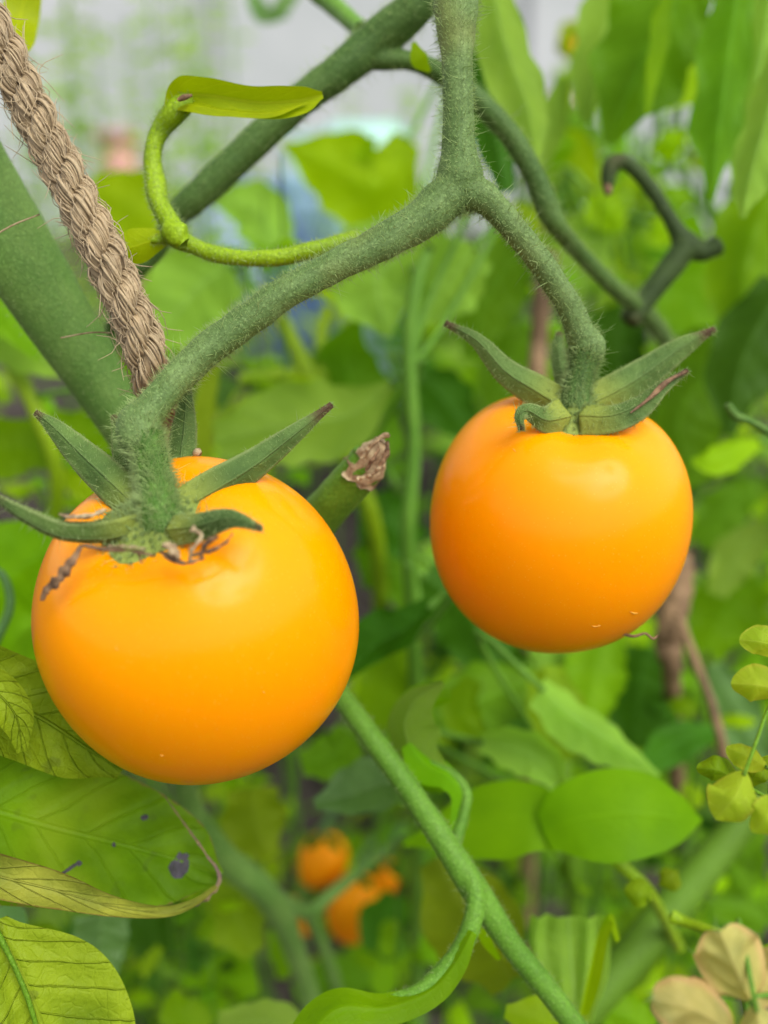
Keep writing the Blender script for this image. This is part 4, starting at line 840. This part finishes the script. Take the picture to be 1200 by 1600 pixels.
L(tw, [(660, 1240, 1.35), (610, 1225, 1.4), (555, 1240, 1.42), (492, 1258, 1.42)], [20, 42, 44, 10], 'grey', fold=.4, roll=.3, n=36, label='silvery leaf tilted beside the dark gap of soil')
L(tw, [(800, 1530, 1.35), (730, 1430, 1.5), (680, 1340, 1.55)], [40, 82, 30], 'olive', fold=.2)
L(tw, [(780, 1500, 1.15), (760, 1470, 1.15), (745, 1430, 1.14)], [5, 12, 3], 'lime', roll=.8)
# fluted leaf
for k, (x0, x1) in enumerate([(835, 848), (865, 872), (895, 900), (925, 932)]):
    pass
L(tw, [(900, 1600, 1.25), (895, 1530, 1.28), (890, 1470, 1.3), (888, 1432, 1.3)], [26, 52, 62, 58], 'pale', n=30, nu=36, pleat=.16, label='fluted pale leaf with pleats')
L(tw, [(905, 1600, 1.22), (925, 1520, 1.2), (940, 1455, 1.2), (955, 1432, 1.2), (968, 1470, 1.2)], [10, 16, 14, 12, 6], 'lime', n=34, roll=.9, fold=.4)

# two lobed bright leaf
tg = thing('round_lobed_leaf', 'big glossy bright green leaf in two rounded lobes beneath the second tomato', 'leaf', V(880, 1280, 1.35))
L(tg, [(850, 1300, 1.34), (900, 1282, 1.32), (980, 1272, 1.31), (1050, 1278, 1.32), (1096, 1282, 1.34)], [30, 50, 63, 70, 69, 62, 48, 28, 4], 'vivid', name='lobe', n=40, cup=-.12, fold=.06)
L(tg, [(880, 1292, 1.35), (820, 1278, 1.36), (740, 1290, 1.38), (630, 1320, 1.42)], [36, 48, 56, 58, 52, 38, 18, 4], 'vivid', name='lobe', n=40, cup=-.15)
stem('petiole', [(925, 1300, 1.36, 8), (955, 1335, 1.36, 10), (985, 1365, 1.36, 10), (1015, 1395, 1.38, 9), (1060, 1480, 1.6, 9)], mat_lime, tg)

# folded leaves below the second tomato
th = thing('folded_foliage', 'folded pale leaves in the shade below the second tomato', 'plant', V(900, 1450, 1.8))
stem('stem', [(860, 1040, 2.0, 12), (880, 1200, 1.95, 13), (900, 1400, 1.95, 14), (905, 1700, 2.1, 15)], mat_olive, th)
L(th, [(845, 1075, 1.5), (900, 1120, 1.5), (960, 1160, 1.48), (1030, 1212, 1.46)], [30, 44, 34, 6], 'pale', fold=.6, roll=.5, label='pale folded leaf edge slanting down to the bright leaf', petiole=V(880, 1200, 1.95))
L(th, [(850, 1040, 1.7), (870, 1110, 1.65), (900, 1180, 1.6)], [30, 50, 20], 'olive', fold=.3)
L(th, [(750, 1160, 1.55), (800, 1170, 1.52), (845, 1190, 1.5), (870, 1225, 1.5)], [14, 34, 36, 14], 'pale', cup=-.6, label='pale humped leaf between stem and bright leaf', petiole=V(885, 1230, 1.95))
L(th, [(950, 980, 1.9), (930, 1050, 1.85), (920, 1120, 1.8)], [30, 52, 30], 'bright', petiole=V(870, 1120, 1.97))
L(th, [(860, 990, 1.9), (845, 1040, 1.9), (850, 1090, 1.9)], [14, 26, 14], 'pale')
L(th, [(1010, 1010, 2.0), (1000, 1080, 2.0), (990, 1170, 2.0)], [40, 60, 30], 'dark')
L(th, [(1000, 1200, 1.7), (1060, 1160, 1.75), (1130, 1140, 1.8)], [15, 34, 12], 'dark', fold=.3)
L(th, [(1110, 1040, 1.9), (1150, 1110, 1.9), (1190, 1200, 1.9)], [24, 40, 20], 'grey')
L(th, [(1180, 900, 2.1), (1130, 960, 2.1), (1100, 1020, 2.1)], [40, 60, 30], 'bright')
L(th, [(1180, 760, 2.2), (1130, 800, 2.2), (1090, 850, 2.2)], [20, 40, 20], 'mid')
L(th, [(1200, 820, 2.0), (1150, 870, 2.0), (1120, 930, 2.0)], [20, 38, 16], 'pale')
L(th, [(760, 1010, 1.9), (800, 1100, 1.9), (790, 1200, 1.9)], [40, 70, 40], 'dark', petiole=V(870, 1150, 1.97))
L(th, [(740, 1060, 1.6), (720, 1110, 1.6), (760, 1160, 1.6)], [16, 34, 10], 'bright')

# ------------------------------------------------------------------ weed with round seed leaves at the right
tp = thing('oregano_sprig', 'sprig with small round yellow green leaves at the edge below the second tomato', 'herb sprig', V(1230, 1150, 1.1))
stem('stem', [(1250, 930, 1.2, 5), (1248, 1050, 1.2, 5), (1245, 1180, 1.2, 5), (1240, 1260, 1.22, 5), (1250, 1400, 1.3, 6), (1260, 1620, 1.5, 6)], mat_olive, tp)
for (p0, p1, p2, w_, m, z) in [((1235, 1020), (1195, 1005), (1155, 1000), 26, 'pod', 1.08), ((1235, 1085), (1190, 1072), (1142, 1068), 32, 'pod', 1.05), ((1165, 1205), (1148, 1245), (1118, 1280), 40, 'pod', 1.0), ((1160, 1225), (1125, 1205), (1088, 1200), 22, 'olive', 1.06),
                               ((1200, 1200), (1165, 1180), (1135, 1168), 20, 'pod', 1.05), ((1225, 1240), (1200, 1275), (1175, 1300), 30, 'pod', .98), ((1215, 1180), (1185, 1205), (1165, 1230), 18, 'olive', 1.1)]:
    z *= .84; L(tp, [(*p0, z + .02), (*p1, z), (*p2, z + .01)], w_, m, shape=CIRC, cup=random.uniform(.1, .6), fold=random.uniform(0, .3), wav=.28, wn=random.uniform(1.2, 2.6), lobes=.12, ln=3, quilt=.12, asym=random.uniform(-.2, .2), petiole=V(1245, p0[1] + 10, 1.2), prad=3, pmat=mat_olive)
tq = thing('cream_leaf_cluster', 'cream and pink quilted leaves clustered in the bottom corner', 'plant', V(1180, 1700, .95))
stem('stem', [(1150, 1500, 1.0, 7), (1170, 1580, 1.0, 8), (1190, 1750, 1.0, 9)], mat_olive, tq)
for pts, w_, r_ in [([(1175, 1570, .95), (1150, 1515, .93), (1125, 1455, .93)], 58, 0), ([(1150, 1620, .93), (1090, 1580, .91), (1020, 1560, .91)], 46, 0), ([(1180, 1570, .92), (1190, 1620, .9), (1200, 1690, .9)], 54, 0), ([(1130, 1560, .96), (1100, 1560, .96), (1062, 1545, .97)], 28, .3), ([(1215, 1480, .97), (1200, 1520, .96), (1180, 1570, .95)], 34, 0)]:
    pts = [(a, b, c * .84) for a, b, c in pts]; o = L(tq, pts, w_, 'cream', shape=CIRC, cup=.5, quilt=.2, qn=4, wav=.35, wn=2.3, lobes=.1, ln=3, fold=.15, n=30, nu=16, roll=r_, petiole=V(1175, 1600, 1.0), prad=4)
    hp = [(np.array(v.co), np.array(v.normal), np.array([0, 0, 1.]), px2m(4, 1)) for v in o.data.vertices]; hairs(hp, (140, 14, 7, 22), o, mat_hair)
mat_leaning = stem_mat('leaning_stalk_green', (.06, .13, .004), (.08, .17, .008), None, .6, .0, 60)
t = thing('leaning_stalk', 'thick olive stalk leaning across the lower corner behind the buds', 'stalk', V(1000, 1500, 1.6))
stem('stalk', [(1190, 1240, 1.75, 22), (1130, 1320, 1.7, 26), (1060, 1405, 1.62, 29), (990, 1490, 1.55, 30), (900, 1590, 1.5, 32), (850, 1680, 1.5, 32)], mat_leaning, t, n=50, bump=.05)
t = thing('bud_stalk', 'thin lime stalk with two small brownish buds in the lower corner', 'stalk', V(1060, 1440, 1.2))
stem('stalk', [(1050, 1432, 1.2, 11), (1075, 1442, 1.19, 8), (1130, 1462, 1.15, 8), (1200, 1502, 1.1, 9), (1280, 1560, 1.05, 10)], mat_lime, t, n=40)
L(t, [(1010, 1375, 1.22), (998, 1395, 1.2), (1000, 1418, 1.2)], [14, 22, 10], 'olive', name='bud', shape=ROUND, cup=.5); L(t, [(1060, 1390, 1.24), (1045, 1372, 1.24), (1035, 1358, 1.25)], [10, 20, 8], 'olive', name='bud', cup=.5)
L(t, [(1160, 1480, 1.12), (1200, 1500, 1.1), (1250, 1500, 1.1)], [5, 26, 22], 'bright')

# low leaves at the bottom
tn = thing('ground_foliage', 'mixed green leaves low in the shade under the front tomato', 'plant', V(300, 1800, 2.0))
stem('stem', [(250, 1490, 2.0, 8), (260, 1520, 2.0, 8), (330, 1540, 2.0, 9), (370, 1600, 2.0, 9), (380, 1760, 2.3, 9)], mat_olive, tn)
for pts, w_, m in [([(395, 1230, 1.75), (400, 1290, 1.75), (420, 1340, 1.75)], [40, 56, 20], 'olive'), ([(380, 1370, 1.8), (370, 1430, 1.8), (400, 1490, 1.8)], [40, 58, 20], 'olive'),
                   ([(160, 1430, 1.5), (155, 1490, 1.5), (160, 1545, 1.5)], [44, 44, 22], 'grey'), ([(0, 1415, 1.3), (20, 1440, 1.3), (28, 1470, 1.3)], [18, 22, 8], 'grey'), ([(25, 1455, 1.35), (70, 1462, 1.35), (112, 1475, 1.35)], [10, 20, 5], 'bright'),
                   ([(400, 1520, 1.9), (350, 1540, 1.9), (330, 1590, 1.9)], [30, 46, 10], 'bright'), ([(320, 1620, 1.7), (280, 1580, 1.7), (275, 1545, 1.7)], [30, 34, 6], 'bright'), ([(500, 1640, 1.4), (430, 1598, 1.4), (340, 1600, 1.4)], [20, 34, 20], 'pale'),
                   ([(430, 1450, 2.0), (445, 1490, 2.0), (440, 1530, 2.0)], [14, 26, 10], 'bright'), ([(250, 1500, 2.1), (240, 1440, 2.1), (280, 1400, 2.1)], [30, 52, 20], 'dark'), ([(460, 1560, 2.1), (520, 1530, 2.1), (580, 1540, 2.1)], [20, 36, 20], 'mid'),
                   ([(620, 1500, 2.2), (600, 1450, 2.2), (620, 1400, 2.2)], [20, 46, 20], 'dark'), ([(860, 1640, 1.2), (850, 1600, 1.2), (790, 1580, 1.2)], [30, 40, 10], 'lime'), ([(1020, 1620, 1.5), (980, 1590, 1.5), (930, 1570, 1.5)], [30, 36, 14], 'bright'),
                   ([(550, 1150, 1.7), (520, 1180, 1.7), (470, 1195, 1.7)], [30, 40, 20], 'mid'), ([(250, 1480, 1.8), (230, 1510, 1.8), (225, 1530, 1.8)], [8, 12, 4], 'olive'),
                   ([(1170, 1400, 2.0), (1140, 1340, 2.0), (1190, 1290, 2.0)], [40, 60, 20], 'mid'), ([(1200, 1450, 2.0), (1150, 1420, 2.0), (1110, 1420, 2.0)], [20, 36, 16], 'mid'), ([(980, 1420, 1.9), (1000, 1470, 1.9), (960, 1560, 1.9)], [20, 40, 20], 'mid')]:
    L(tn, pts, w_, m, fold=.2, wav=.1)

# project the grey spots on the ageing leaf's blade
from mathutils.bvhtree import BVHTree
bl = [c for c in ts.children if c.name.startswith('blade')][0]
bvh = BVHTree.FromPolygons([tuple(v.co) for v in bl.data.vertices], [tuple(p.vertices) for p in bl.data.polygons])
for x, y, rx, ry, ro in SPOTS:
    g = Geo(); n = 18; ok = True; pts = [(x, y)]
    for ring in (.5, 1.0):
        for k in range(n):
            a = 2 * math.pi * k / n; q = ring * (1 + .5 * noise.noise(Vector((math.cos(a) * 1.8, math.sin(a) * 1.8, x)))) ; u_, v_ = rx * math.cos(a) * q, ry * math.sin(a) * q
            pts.append((x + u_ * math.cos(ro) - v_ * math.sin(ro), y + u_ * math.sin(ro) + v_ * math.cos(ro)))
    vv = []
    for (a, b) in pts:
        d = Vector(V(a, b, 2)) - Vector(CAMP); d.normalize(); h = bvh.ray_cast(Vector(CAMP), d)
        if h[0] is None: ok = False; break
        vv.append(np.array(h[0] - d * .00006))
    if not ok: continue
    f = [(0, 1 + k, 1 + (k + 1) % n) for k in range(n)] + [(1 + k, 1 + n + k, 1 + n + (k + 1) % n, 1 + (k + 1) % n) for k in range(n)]
    g.add(vv, f); g.build('leaf_spot', mat_spot, ts)

def on_surface(o, x, y, lift):
    b_ = on_surface.cache.setdefault(o.name, BVHTree.FromPolygons([tuple(v.co) for v in o.data.vertices], [tuple(p.vertices) for p in o.data.polygons]))
    d = (Vector(V(x, y, 2)) - Vector(CAMP)).normalized(); h = b_.ray_cast(Vector(CAMP), d)
    return None if h[0] is None else np.array(h[0] - d * px2m(lift, 1))
on_surface.cache = {}
mat_scar = simple_mat('healed_skin_scar', (.72, .36, .04), .6, (.66, .30, .02), 900, .4, .0002)
def scar(par, fruit, pts, r_):
    P = [on_surface(fruit, x, y, .2) for x, y in pts]
    if any(p is None for p in P): return
    C = catmull(P, 12); g = Geo(); tube_geo(g, C, [px2m(r_, 1) * math.sin(math.pi * (i + .7) / 13) for i in range(12)], 6, .5, 2500); g.build('skin_mark', mat_scar, par)
fl = [c for c in tl.children if c.name.startswith('fruit')][0]; fr = [c for c in t2.children if c.name.startswith('fruit')][0]
scar(t2, fr, [(984, 956), (990, 958), (997, 958)], 1.5); scar(t2, fr, [(924, 978), (930, 979), (939, 977)], 1.1); scar(t2, fr, [(800, 700), (806, 706)], 1.0)
scar(tl, fl, [(455, 1165), (462, 1172)], 1.2); scar(tl, fl, [(180, 1010), (184, 1016)], 1.0); scar(tl, fl, [(410, 1080), (414, 1083)], 1.0); scar(tl, fl, [(250, 1180), (256, 1181)], 1.1)
